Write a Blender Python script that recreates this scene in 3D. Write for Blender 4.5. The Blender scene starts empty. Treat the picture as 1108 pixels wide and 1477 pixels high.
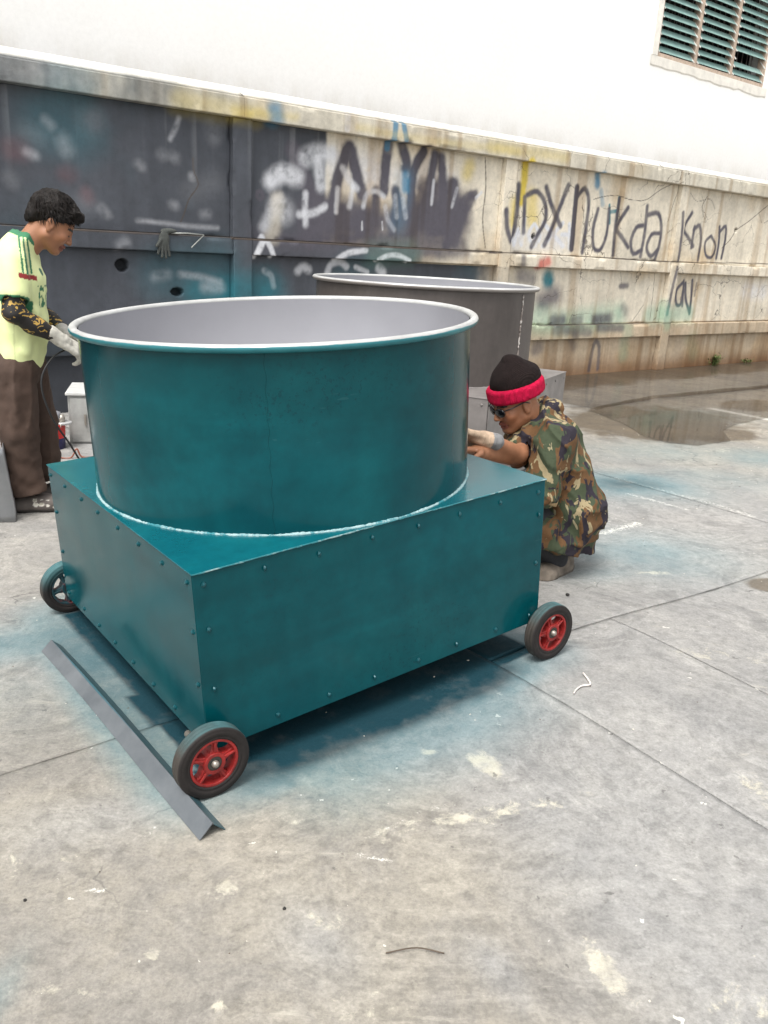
import bpy, bmesh, math, random
import numpy as np
from mathutils import Matrix, Vector

random.seed(7)
RNG = np.random.default_rng(11)
SC = bpy.context.scene
COL = SC.collection
R_ = math.radians

# ---------------------------------------------------------------- camera
CAM_H, CAM_P, CAM_R = 1.3677, 0.3076, 0.0567
Fv = Vector((0, math.cos(CAM_P), -math.sin(CAM_P)))
Uv = Vector((0, math.sin(CAM_P), math.cos(CAM_P)))
Xv = Vector((1, 0, 0))
X2 = Xv * math.cos(CAM_R) + Uv * math.sin(CAM_R)
U2 = -Xv * math.sin(CAM_R) + Uv * math.cos(CAM_R)
cd = bpy.data.cameras.new('camera')
cam = bpy.data.objects.new('camera', cd)
COL.objects.link(cam)
cam.matrix_world = Matrix(((X2.x, U2.x, -Fv.x, 0), (X2.y, U2.y, -Fv.y, 0), (X2.z, U2.z, -Fv.z, CAM_H), (0, 0, 0, 1)))
cd.sensor_width = 36
cd.lens = 1209.34 / 1477 * 36
cd.clip_end = 500
SC.camera = cam

# ---------------------------------------------------------------- light
SUN_EL, SUN_AZ = R_(63), R_(205)          # azimuth clockwise from +Y: behind and left of the camera
wd = bpy.data.worlds.new('World')
SC.world = wd
wd.use_nodes = True
nt = wd.node_tree
bg = nt.nodes['Background']
sky = nt.nodes.new('ShaderNodeTexSky')
sky.sky_type = 'NISHITA'
sky.sun_disc = False
sky.sun_elevation = SUN_EL
sky.sun_rotation = SUN_AZ
sky.air_density = 1.0
sky.dust_density = 4.0
hs = nt.nodes.new('ShaderNodeHueSaturation')
hs.inputs['Saturation'].default_value = 0.12
nt.links.new(sky.outputs[0], hs.inputs['Color'])
nt.links.new(hs.outputs[0], bg.inputs['Color'])
bg.inputs['Strength'].default_value = 0.15
sl = bpy.data.lights.new('sun', 'SUN')
sl.energy = 1.2
sl.angle = R_(25)
sl.color = (1, 0.96, 0.9)
sun = bpy.data.objects.new('sun', sl)
COL.objects.link(sun)
sd = Vector((math.sin(SUN_AZ) * math.cos(SUN_EL), math.cos(SUN_AZ) * math.cos(SUN_EL), math.sin(SUN_EL)))
sun.rotation_euler = (-sd).to_track_quat('-Z', 'Y').to_euler()
SC.view_settings.view_transform = 'Standard'
SC.view_settings.look = 'None'
SC.view_settings.gamma = 1
SC.view_settings.exposure = 1.0
SC.view_settings.use_curve_mapping = False

# ---------------------------------------------------------------- helpers
def tag(o, label=None, cat=None, group=None, kind=None):
    if label: o['label'] = label
    if cat: o['category'] = cat
    if group: o['group'] = group
    if kind: o['kind'] = kind
    return o

def empty(name, loc=(0, 0, 0), rz=0.0, label=None, cat=None, group=None):
    o = bpy.data.objects.new(name, None)
    o.empty_display_size = 0.1
    COL.objects.link(o)
    o.location = loc
    o.rotation_euler = (0, 0, rz)
    return tag(o, label, cat, group)

def link_mesh(name, me, mat, parent=None, smooth=False):
    if mat is not None:
        for m_ in (mat if isinstance(mat, (list, tuple)) else [mat]):
            me.materials.append(m_)
    if smooth:
        me.polygons.foreach_set('use_smooth', np.ones(len(me.polygons), bool))
    o = bpy.data.objects.new(name, me)
    COL.objects.link(o)
    if parent is not None: o.parent = parent
    return o

class MB:
    """collects vertices and faces of one mesh"""
    def __init__(s): s.v = []; s.f = []; s.mi = []; s.cur = 0
    def add(s, vs, fs):
        b = len(s.v)
        s.v.extend([tuple(map(float, q)) for q in vs])
        for f in fs:
            s.f.append([b + i for i in f]); s.mi.append(s.cur)
    def box(s, x0, x1, y0, y1, z0, z1, M=None):
        vs = [Vector((x, y, z)) for z in (z0, z1) for y in (y0, y1) for x in (x0, x1)]
        if M is not None: vs = [M @ q for q in vs]
        s.add(vs, [(0, 2, 3, 1), (4, 5, 7, 6), (0, 1, 5, 4), (2, 6, 7, 3), (0, 4, 6, 2), (1, 3, 7, 5)])
    def tube(s, pts, r, n=8, cap=True):
        pts = [Vector(p) for p in pts]
        rs = r if isinstance(r, (list, tuple)) else [r] * len(pts)
        rings = []
        prev = None
        for i, p in enumerate(pts):
            t = (pts[min(i + 1, len(pts) - 1)] - pts[max(i - 1, 0)])
            t = t.normalized() if t.length > 1e-9 else Vector((0, 0, 1))
            if prev is None:
                a = t.orthogonal().normalized()
            else:
                a = (prev - t * prev.dot(t))
                a = a.normalized() if a.length > 1e-6 else t.orthogonal().normalized()
            prev = a
            b = t.cross(a)
            rings.append([p + (a * math.cos(2 * math.pi * k / n) + b * math.sin(2 * math.pi * k / n)) * rs[i] for k in range(n)])
        vs = [q for rg in rings for q in rg]
        fs = []
        for i in range(len(rings) - 1):
            for k in range(n):
                fs.append((i * n + k, i * n + (k + 1) % n, (i + 1) * n + (k + 1) % n, (i + 1) * n + k))
        if cap:
            fs.append(tuple(range(n))[::-1]); fs.append(tuple((len(rings) - 1) * n + k for k in range(n)))
        s.add(vs, fs)
    def lathe(s, prof, n=48, axis='z', c=(0, 0, 0), closed=False):
        vs = []
        m = len(prof)
        for k in range(n):
            t = 2 * math.pi * k / n
            for (r, h) in prof:
                if axis == 'z': vs.append((c[0] + r * math.cos(t), c[1] + r * math.sin(t), c[2] + h))
                else: vs.append((c[0] + r * math.cos(t), c[1] + h, c[2] + r * math.sin(t)))
        fs = []
        for k in range(n):
            k2 = (k + 1) % n
            for i in range(m if closed else m - 1):
                j = (i + 1) % m
                fs.append((k * m + i, k2 * m + i, k2 * m + j, k * m + j))
        s.add(vs, fs)
    def build(s, name, mat, parent=None, smooth=False, fix=True):
        me = bpy.data.meshes.new(name)
        me.from_pydata(s.v, [], s.f)
        if max(s.mi, default=0) > 0: me.polygons.foreach_set('material_index', s.mi)
        if fix:
            bm = bmesh.new(); bm.from_mesh(me)
            bmesh.ops.recalc_face_normals(bm, faces=bm.faces)
            bm.to_mesh(me); bm.free()
        return link_mesh(name, me, mat, parent, smooth)

def bevel(o, w=0.004, seg=2):
    m_ = o.modifiers.new('bevel', 'BEVEL'); m_.width = w; m_.segments = seg; m_.limit_method = 'ANGLE'
    return o

# value noise in numpy
_LAT = RNG.random((64, 64, 64)).astype(np.float32)
def vnoise(P):
    P = np.asarray(P, np.float32)
    i = np.floor(P).astype(np.int64); f = P - i
    f = f * f * (3 - 2 * f)
    x0, y0, z0 = (i[..., 0] & 63), (i[..., 1] & 63), (i[..., 2] & 63)
    x1, y1, z1 = (x0 + 1) & 63, (y0 + 1) & 63, (z0 + 1) & 63
    fx, fy, fz = f[..., 0], f[..., 1], f[..., 2]
    def L(a, b, t): return a + (b - a) * t
    a = L(L(_LAT[x0, y0, z0], _LAT[x1, y0, z0], fx), L(_LAT[x0, y1, z0], _LAT[x1, y1, z0], fx), fy)
    b = L(L(_LAT[x0, y0, z1], _LAT[x1, y0, z1], fx), L(_LAT[x0, y1, z1], _LAT[x1, y1, z1], fx), fy)
    return L(a, b, fz)
def fbm(P, o=4):
    P = np.asarray(P, np.float32); s = 0; a = 1; t = 0
    for k in range(o):
        s = s + a * vnoise(P * (2 ** k) + 17.3 * k); t += a; a *= 0.5
    return s / t
def n2(x, y, f, seed=0, o=4):
    return fbm(np.stack([np.asarray(x) * f + seed * 7.1, np.asarray(y) * f + seed * 3.7, np.full(np.shape(x), seed * 1.3)], -1), o)
def sst(a, b, x):
    t = np.clip((x - a) / (b - a), 0, 1); return t * t * (3 - 2 * t)

# ---------------------------------------------------------------- signed-distance modelling (people, cloth)
class RC:
    def __init__(s, a, b, ra, rb=None, k=0.02, col=None, sub=False):
        s.a = np.array(a, float); s.b = np.array(b, float); s.ra = ra; s.rb = ra if rb is None else rb; s.k = k; s.col = col; s.sub = sub
    def d(s, P):
        ab = s.b - s.a; t = np.clip(((P - s.a) @ ab) / max(ab @ ab, 1e-12), 0, 1)
        return np.linalg.norm(P - s.a - t[..., None] * ab, axis=-1) - (s.ra + t * (s.rb - s.ra))
    def bb(s):
        r = max(s.ra, s.rb); return np.minimum(s.a, s.b) - r, np.maximum(s.a, s.b) + r
class EL:
    def __init__(s, c, r, k=0.02, col=None, rot=None, sub=False):
        s.c = np.array(c, float); s.r = np.array(r, float); s.k = k; s.col = col; s.sub = sub
        s.R = None if rot is None else np.array(rot, float)
    def d(s, P):
        q = P - s.c
        if s.R is not None: q = q @ s.R
        k0 = np.linalg.norm(q / s.r, axis=-1); k1 = np.linalg.norm(q / (s.r * s.r), axis=-1) + 1e-9
        return np.where(k0 < 1e-6, -s.r.min(), k0 * (k0 - 1) / k1)
    def bb(s):
        m_ = s.r.max() if s.R is not None else s.r
        return s.c - m_, s.c + m_
def xf(prims, M3, T):
    """rotate and move a list of primitives"""
    M3 = np.array(M3, float); T = np.array(T, float); out = []
    for p in prims:
        if isinstance(p, RC): out.append(RC(M3 @ p.a + T, M3 @ p.b + T, p.ra, p.rb, p.k, p.col, p.sub))
        else: out.append(EL(M3 @ p.c + T, p.r, p.k, p.col, M3 if p.R is None else M3 @ p.R, p.sub))
    return out
def sdf_mesh(name, prims, mat, parent, h=0.006, cuts=(), disp=None, paint=None, default=(0.3, 0.3, 0.3)):
    lo = np.min([p.bb()[0] for p in prims if not p.sub], 0) - 4 * h
    hi = np.max([p.bb()[1] for p in prims if not p.sub], 0) + 4 * h
    n = np.ceil((hi - lo) / h).astype(int) + 1
    F = np.full(n, 1.0, np.float32)
    ax = [lo[i] + h * np.arange(n[i]) for i in range(3)]
    for p in prims:
        a, b = p.bb(); mg = p.k * 1.5 + 3 * h
        i0 = np.clip(np.floor((a - mg - lo) / h).astype(int), 0, n - 1); i1 = np.clip(np.ceil((b + mg - lo) / h).astype(int) + 1, 1, n)
        if (i1 <= i0).any(): continue
        G = np.stack(np.meshgrid(*[ax[i][i0[i]:i1[i]] for i in range(3)], indexing='ij'), -1)
        d = p.d(G).astype(np.float32)
        S = F[i0[0]:i1[0], i0[1]:i1[1], i0[2]:i1[2]]
        if p.sub:
            d = -d; hh = np.clip(0.5 - 0.5 * (S - d) / p.k, 0, 1); S[...] = S + (d - S) * hh + p.k * hh * (1 - hh)
        else:
            hh = np.clip(0.5 + 0.5 * (d - S) / p.k, 0, 1); S[...] = d + (S - d) * hh - p.k * hh * (1 - hh)
    G = None
    if cuts or disp:
        G = np.stack(np.meshgrid(*ax, indexing='ij'), -1)
        if disp is not None:
            nb = np.abs(F) < 0.05
            F[nb] += disp(G[nb]).astype(np.float32)
        for (pt, nr, k) in cuts:       # keeps the side the normal points away from
            nr = np.array(nr, float); nr /= np.linalg.norm(nr)
            d = ((G - np.array(pt)) @ nr).astype(np.float32)
            F = np.maximum(F, d) if k <= 0 else (lambda hh: d + (F - d) * hh + k * hh * (1 - hh))(np.clip(0.5 + 0.5 * (F - d) / k, 0, 1))
    # surface nets
    ins = F < 0
    c8 = [F[dx:n[0] - 1 + dx, dy:n[1] - 1 + dy, dz:n[2] - 1 + dz] for dx in (0, 1) for dy in (0, 1) for dz in (0, 1)]
    cnt = sum((c < 0).astype(np.int8) for c in c8)
    act = np.argwhere((cnt > 0) & (cnt < 8))
    V8 = np.stack([c[act[:, 0], act[:, 1], act[:, 2]] for c in c8], -1)
    off = np.array([(dx, dy, dz) for dx in (0, 1) for dy in (0, 1) for dz in (0, 1)], float)
    acc = np.zeros((len(act), 3)); num = np.zeros(len(act))
    for i in range(8):
        for j in range(i + 1, 8):
            if np.abs(off[i] - off[j]).sum() == 1:
                a, b = V8[:, i], V8[:, j]; m_ = (a < 0) != (b < 0)
                t = np.where(m_, a / np.where(m_, a - b, 1), 0)
                acc[m_] += (off[i] + (off[j] - off[i]) * t[:, None])[m_]; num[m_] += 1
    verts = lo + (act + acc / num[:, None]) * h
    idx = np.full(n - 1, -1, np.int64); idx[act[:, 0], act[:, 1], act[:, 2]] = np.arange(len(act))
    quads = []
    for axn in range(3):
        o1, o2 = [i for i in range(3) if i != axn]
        sl0 = [slice(None)] * 3; sl1 = [slice(None)] * 3; sl0[axn] = slice(0, -1); sl1[axn] = slice(1, None)
        e = np.argwhere(ins[tuple(sl0)] != ins[tuple(sl1)])
        e = e[(e[:, o1] > 0) & (e[:, o2] > 0) & (e[:, o1] < n[o1] - 1) & (e[:, o2] < n[o2] - 1)]
        q = []
        for (a, b) in ((0, 0), (1, 0), (1, 1), (0, 1)):
            c = e.copy(); c[:, o1] -= a; c[:, o2] -= b; q.append(idx[c[:, 0], c[:, 1], c[:, 2]])
        q = np.stack(q, -1)
        fl = ins[e[:, 0], e[:, 1], e[:, 2]]
        if axn == 1: fl = ~fl
        q[~fl] = q[~fl][:, ::-1]
        quads.append(q)
    quads = np.concatenate(quads); quads = quads[(quads >= 0).all(1)]
    me = bpy.data.meshes.new(name)
    me.vertices.add(len(verts)); me.vertices.foreach_set('co', verts.astype(np.float32).ravel())
    me.loops.add(quads.size); me.loops.foreach_set('vertex_index', quads.ravel().astype(np.int32))
    me.polygons.add(len(quads)); me.polygons.foreach_set('loop_start', np.arange(0, quads.size, 4, dtype=np.int32))
    me.update(calc_edges=True); me.validate()
    cols = np.tile(np.array(default, float), (len(verts), 1))
    best = np.full(len(verts), 1e9)
    for p in prims:
        if p.col is None: continue
        d = np.abs(p.d(verts)) if p.sub else p.d(verts)
        m_ = d < best; best[m_] = d[m_]; cols[m_] = p.col
    if paint is not None: cols = paint(verts, cols)
    set_col(me, cols)
    return link_mesh(name, me, mat, parent, True)

def set_col(me, cols, name='Col'):
    a = me.attributes.new(name, 'FLOAT_COLOR', 'POINT')
    c4 = np.ones((len(cols), 4), np.float32); c4[:, :3] = cols
    a.data.foreach_set('color', c4.ravel())
def set_f(me, name, vals):
    a = me.attributes.new(name, 'FLOAT', 'POINT'); a.data.foreach_set('value', np.asarray(vals, np.float32))

# ---------------------------------------------------------------- materials
class NT:
    def __init__(s, name):
        s.m = bpy.data.materials.new(name); s.m.use_nodes = True
        s.t = s.m.node_tree; s.b = s.t.nodes['Principled BSDF']
        s.tc = s.t.nodes.new('ShaderNodeTexCoord')
    def n(s, ty, **kw):
        nd = s.t.nodes.new(ty)
        for k, v in kw.items(): setattr(nd, k, v)
        return nd
    def l(s, a, b): s.t.links.new(a, b)
    def noise(s, scale, detail=5, rough=0.6, vec=None, dist=0.0, stretch=None):
        v = vec or s.tc.outputs['Object']
        if stretch:
            mp = s.n('ShaderNodeMapping'); mp.inputs['Scale'].default_value = stretch; s.l(v, mp.inputs['Vector']); v = mp.outputs[0]
        nd = s.n('ShaderNodeTexNoise'); nd.inputs['Scale'].default_value = scale; nd.inputs['Detail'].default_value = detail
        nd.inputs['Roughness'].default_value = rough; nd.inputs['Distortion'].default_value = dist
        s.l(v, nd.inputs['Vector']); return nd.outputs['Fac']
    def ramp(s, fac, stops):
        nd = s.n('ShaderNodeValToRGB'); e = nd.color_ramp.elements
        while len(e) < len(stops): e.new(0.5)
        for el, (p, c) in zip(e, stops):
            el.position = p; el.color = (*c, 1) if not isinstance(c, (int, float)) else (c, c, c, 1)
        s.l(fac, nd.inputs[0]); return nd.outputs[0]
    def mix(s, fac, a, b, mode='MIX'):
        nd = s.n('ShaderNodeMix', data_type='RGBA', blend_type=mode)
        for sock, v in ((nd.inputs[0], fac), (nd.inputs[6], a), (nd.inputs[7], b)):
            if isinstance(v, (int, float)): sock.default_value = v
            elif isinstance(v, (tuple, list)): sock.default_value = (*v, 1)
            else: s.l(v, sock)
        return nd.outputs[2]
    def math(s, op, a, b=0.0, clamp=False):
        nd = s.n('ShaderNodeMath', operation=op); nd.use_clamp = clamp
        for sock, v in ((nd.inputs[0], a), (nd.inputs[1], b)):
            if isinstance(v, (int, float)): sock.default_value = v
            else: s.l(v, sock)
        return nd.outputs[0]
    def attr(s, name, out='Color'):
        nd = s.n('ShaderNodeAttribute'); nd.attribute_name = name; return nd.outputs[out]
    def bump(s, h, strength=0.3, dist=0.01, normal=None):
        nd = s.n('ShaderNodeBump'); nd.inputs['Strength'].default_value = strength; nd.inputs['Distance'].default_value = dist
        s.l(h, nd.inputs['Height'])
        if normal is not None: s.l(normal, nd.inputs['Normal'])
        s.l(nd.outputs[0], s.b.inputs['Normal']); return nd.outputs[0]
    def set(s, **kw):
        for k, v in kw.items():
            sk = s.b.inputs[k.replace('_', ' ')]
            if isinstance(v, (int, float)): sk.default_value = v
            elif isinstance(v, (tuple, list)): sk.default_value = (*v, 1) if len(v) == 3 else v
            else: s.l(v, sk)
        return s

def simple(name, c, rough=0.5, metal=0.0, var=0.25, scale=12, bump=0.15, bscale=60, coat=0.0, spec=0.5):
    t = NT(name)
    f = t.noise(scale)
    a = tuple(x * (1 - var) for x in c); b = tuple(min(1, x * (1 + var)) for x in c)
    t.set(Base_Color=t.ramp(f, [(0.3, a), (0.7, b)]), Metallic=metal)
    t.b.inputs['Specular IOR Level'].default_value = spec
    r2 = t.noise(scale * 2.3, 4)
    t.set(Roughness=t.math('ADD', t.math('MULTIPLY', r2, 0.25), rough - 0.12, True))
    if coat: t.set(Coat_Weight=coat)
    if bump: t.bump(t.noise(bscale, 4), bump, 0.004)
    return t.m
def colmat(name, rough=0.7, bscale=120, bump=0.2, sheen=0.0, var=0.2, scale=40, spec=0.4, stretch=None):
    t = NT(name)
    f = t.noise(scale, 4)
    t.set(Base_Color=t.mix(1.0, t.attr('Col'), t.ramp(f, [(0.25, 1 - var), (0.75, 1 + var)]), 'MULTIPLY'), Roughness=rough)
    t.b.inputs['Specular IOR Level'].default_value = spec
    if sheen: t.set(Sheen_Weight=sheen)
    if bump: t.bump(t.noise(bscale, 4, stretch=stretch), bump, 0.004)
    return t.m

# ================================================================ GROUND
W0 = np.array([-0.0415, 8.3764]); WA = 0.678
WU = np.array([math.cos(WA), math.sin(WA)]); WN = np.array([math.sin(WA), -math.cos(WA)])
def st(x, y):
    dx, dy = x - W0[0], y - W0[1]
    return dx * WU[0] + dy * WU[1], dx * WN[0] + dy * WN[1]
def ground_z(x, y):
    x = np.asarray(x, float); y = np.asarray(y, float)
    g = 0.058 * np.exp(-((x - 0.75) ** 2 / (2 * 0.55 ** 2) + (y - 2.65) ** 2 / (2 * 0.6 ** 2)))
    return g + 0.006 * (n2(x, y, 1.3, 3, 2) - 0.5)
def gz(x, y): return float(ground_z(np.array([x]), np.array([y]))[0])

def concrete():
    t = NT('yard_concrete')
    big = t.noise(0.8, 5, 0.65, dist=0.8); mid = t.noise(3.6, 10, 0.76, dist=0.7); fine = t.noise(26, 8, 0.75); grit = t.noise(120, 4, 0.7)
    a = t.ramp(t.math('ADD', t.math('MULTIPLY', big, 0.55), t.math('MULTIPLY', mid, 0.45)),
               [(0.36, (0.170, 0.160, 0.145)), (0.46, (0.240, 0.223, 0.196)), (0.54, (0.288, 0.264, 0.222)), (0.66, (0.370, 0.340, 0.282))])
    a = t.mix(t.attr('grey', 'Fac'), a, t.ramp(mid, [(0.3, (0.215, 0.215, 0.212)), (0.7, (0.345, 0.34, 0.328))]))
    a = t.mix(0.85, a, t.ramp(fine, [(0.28, 0.58), (0.5, 1.0), (0.74, 1.25)]), 'MULTIPLY')
    a = t.mix(0.6, a, t.ramp(grit, [(0.3, 0.66), (0.65, 1.16)]), 'MULTIPLY')
    # tide marks, scuffs and pits
    td = t.noise(2.1, 6, 0.62, dist=2.2)
    a = t.mix(0.75, a, t.ramp(td, [(0.40, 0.80), (0.47, 1.12), (0.50, 0.92), (0.62, 1.04)]), 'MULTIPLY')
    scf = t.noise(5, 8, 0.8, stretch=(0.5, 2.6, 1), dist=0.3)
    a = t.mix(t.ramp(scf, [(0.60, 0.0), (0.70, 0.5)]), a, (0.46, 0.43, 0.36))
    pit = t.noise(48, 5, 0.75)
    a = t.mix(t.ramp(pit, [(0.64, 0.0), (0.70, 0.55)]), a, (0.10, 0.09, 0.075))
    # cream cement splashes with ragged edges
    rag = t.math('ADD', t.attr('cream', 'Fac'), t.math('MULTIPLY', t.math('SUBTRACT', t.noise(13, 10, 0.78, dist=0.4), 0.5), 2.3))
    a = t.mix(t.math('MULTIPLY', t.ramp(rag, [(0.46, 0.0), (0.66, 0.85)]), t.ramp(t.noise(20, 7, 0.75), [(0.36, 0.25), (0.58, 1.0)])), a, t.mix(fine, (0.40, 0.365, 0.28), (0.60, 0.57, 0.47)))
    # crisp white filler / lime
    rw = t.math('ADD', t.attr('lime', 'Fac'), t.math('MULTIPLY', t.math('SUBTRACT', t.noise(55, 9, 0.85, dist=0.4), 0.5), 2.6))
    a = t.mix(t.ramp(rw, [(0.55, 0.0), (0.68, 0.8)]), a, (0.68, 0.66, 0.60))
    # scattered pale specks and dark specks
    vo = t.n('ShaderNodeTexVoronoi'); vo.inputs['Scale'].default_value = 13
    wn_ = t.n('ShaderNodeTexNoise'); wn_.inputs['Scale'].default_value = 45; wn_.inputs['Detail'].default_value = 4; t.l(t.tc.outputs['Object'], wn_.inputs['Vector'])
    ws_ = t.n('ShaderNodeVectorMath', operation='SCALE'); ws_.inputs['Scale'].default_value = 0.045; t.l(wn_.outputs['Color'], ws_.inputs[0])
    wv_ = t.n('ShaderNodeVectorMath', operation='ADD'); t.l(t.tc.outputs['Object'], wv_.inputs[0]); t.l(ws_.outputs[0], wv_.inputs[1]); t.l(wv_.outputs[0], vo.inputs['Vector'])
    sp = t.math('LESS_THAN', vo.outputs['Distance'], t.math('MULTIPLY', t.math('SUBTRACT', t.noise(2.5, 5), 0.42), 0.42))
    a = t.mix(t.math('MULTIPLY', sp, 0.55), a, (0.72, 0.70, 0.63))
    vo2 = t.n('ShaderNodeTexVoronoi'); vo2.inputs['Scale'].default_value = 9; t.l(wv_.outputs[0], vo2.inputs['Vector'])
    a = t.mix(t.math('MULTIPLY', t.math('LESS_THAN', vo2.outputs['Distance'], 0.055), 0.6), a, (0.09, 0.085, 0.08))
    # hairline cracks
    vc = t.n('ShaderNodeTexVoronoi', feature='DISTANCE_TO_EDGE'); vc.inputs['Scale'].default_value = 0.75
    ds = t.n('ShaderNodeVectorMath', operation='ADD'); nz = t.n('ShaderNodeTexNoise'); nz.inputs['Scale'].default_value = 4; nz.inputs['Detail'].default_value = 6
    t.l(t.tc.outputs['Object'], nz.inputs['Vector']); t.l(t.tc.outputs['Object'], ds.inputs[0])
    sc = t.n('ShaderNodeVectorMath', operation='SCALE'); sc.inputs['Scale'].default_value = 0.45; t.l(nz.outputs['Color'], sc.inputs[0]); t.l(sc.outputs[0], ds.inputs[1]); t.l(ds.outputs[0], vc.inputs['Vector'])
    hc = t.math('MULTIPLY', t.math('LESS_THAN', vc.outputs['Distance'], 0.0028), t.ramp(big, [(0.5, 0.0), (0.56, 0.65)]))
    a = t.mix(hc, a, (0.10, 0.095, 0.09))
    # teal overspray that drifted on to the floor; its dark end paints the cart's shadow
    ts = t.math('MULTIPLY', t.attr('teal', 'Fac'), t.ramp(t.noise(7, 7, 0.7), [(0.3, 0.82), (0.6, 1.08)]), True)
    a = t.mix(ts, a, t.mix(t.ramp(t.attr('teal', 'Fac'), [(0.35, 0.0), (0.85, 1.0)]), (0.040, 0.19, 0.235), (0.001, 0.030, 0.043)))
    # damp
    wt = t.ramp(t.math('ADD', t.attr('wet', 'Fac'), t.math('MULTIPLY', t.math('SUBTRACT', t.noise(5, 6, 0.7), 0.5), 0.7)), [(0.42, 0.0), (0.6, 1.0)])
    a = t.mix(wt, a, t.mix(1.0, a, (0.46, 0.40, 0.33), 'MULTIPLY'))
    t.set(Base_Color=a, Roughness=t.math('SUBTRACT', t.ramp(fine, [(0.3, 0.62), (0.7, 0.9)]), t.math('MULTIPLY', wt, 0.22)))
    t.b.inputs['Specular IOR Level'].default_value = 0.35
    h = t.math('ADD', t.math('MULTIPLY', fine, 0.7), t.math('MULTIPLY', grit, 0.35))
    t.bump(t.math('SUBTRACT', h, t.math('MULTIPLY', hc, 1.2)), 0.5, 0.007)
    return t.m
M_CONC = concrete()
M_DIRT = simple('packed_dirt', (0.05, 0.045, 0.04), 0.95, var=0.4, scale=20, bump=0.5)
M_FAR = simple('far_concrete', (0.30, 0.29, 0.27), 0.85, var=0.25, scale=1.5, bump=0.3)

ground = None
gmb = MB()
xs = np.concatenate([[-150, -60, -25], np.arange(-12, 14.01, 0.5), [25, 60, 150]])
ys = np.concatenate([[-150, -60, -25], np.arange(-12, 20.01, 0.5), [30, 60, 150]])
XX, YY = np.meshgrid(xs, ys, indexing='ij')
ZZ = ground_z(XX, YY) - 0.022
gmb.v = [tuple(q) for q in np.stack([XX, YY, ZZ], -1).reshape(-1, 3)]
ny = len(ys)
gmb.f = [(i * ny + j, (i + 1) * ny + j, (i + 1) * ny + j + 1, i * ny + j + 1) for i in range(len(xs) - 1) for j in range(ny - 1)]
gmb.mi = [0] * len(gmb.f)
ground = gmb.build('ground', M_FAR, smooth=True, fix=False)
tag(ground, kind='structure')

def segd(x, y, pts):
    d = np.full(np.shape(x), 1e9)
    for (ax, ay), (bx_, by_) in zip(pts[:-1], pts[1:]):
        ux, uy = bx_ - ax, by_ - ay; L2 = ux * ux + uy * uy + 1e-12
        t = np.clip(((x - ax) * ux + (y - ay) * uy) / L2, 0, 1)
        d = np.minimum(d, np.hypot(x - ax - t * ux, y - ay - t * uy))
    return d
def blob(x, y, c, r, rot=0.0):
    dx, dy = x - c[0], y - c[1]; ca, sa = math.cos(rot), math.sin(rot)
    u, v = dx * ca + dy * sa, -dx * sa + dy * ca
    rx, ry = (r, r) if np.isscalar(r) else r
    return np.exp(-((u / rx) ** 2 + (v / ry) ** 2))

CA = 0.6585
CO = np.array([-0.4152, 1.8899]); CU = np.array([math.cos(CA), math.sin(CA)]); CV = np.array([-CU[1], CU[0]])
def cart_uv(x, y):
    dx, dy = x - CO[0], y - CO[1]
    return dx * CU[0] + dy * CU[1], dx * CV[0] + dy * CV[1]

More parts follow.
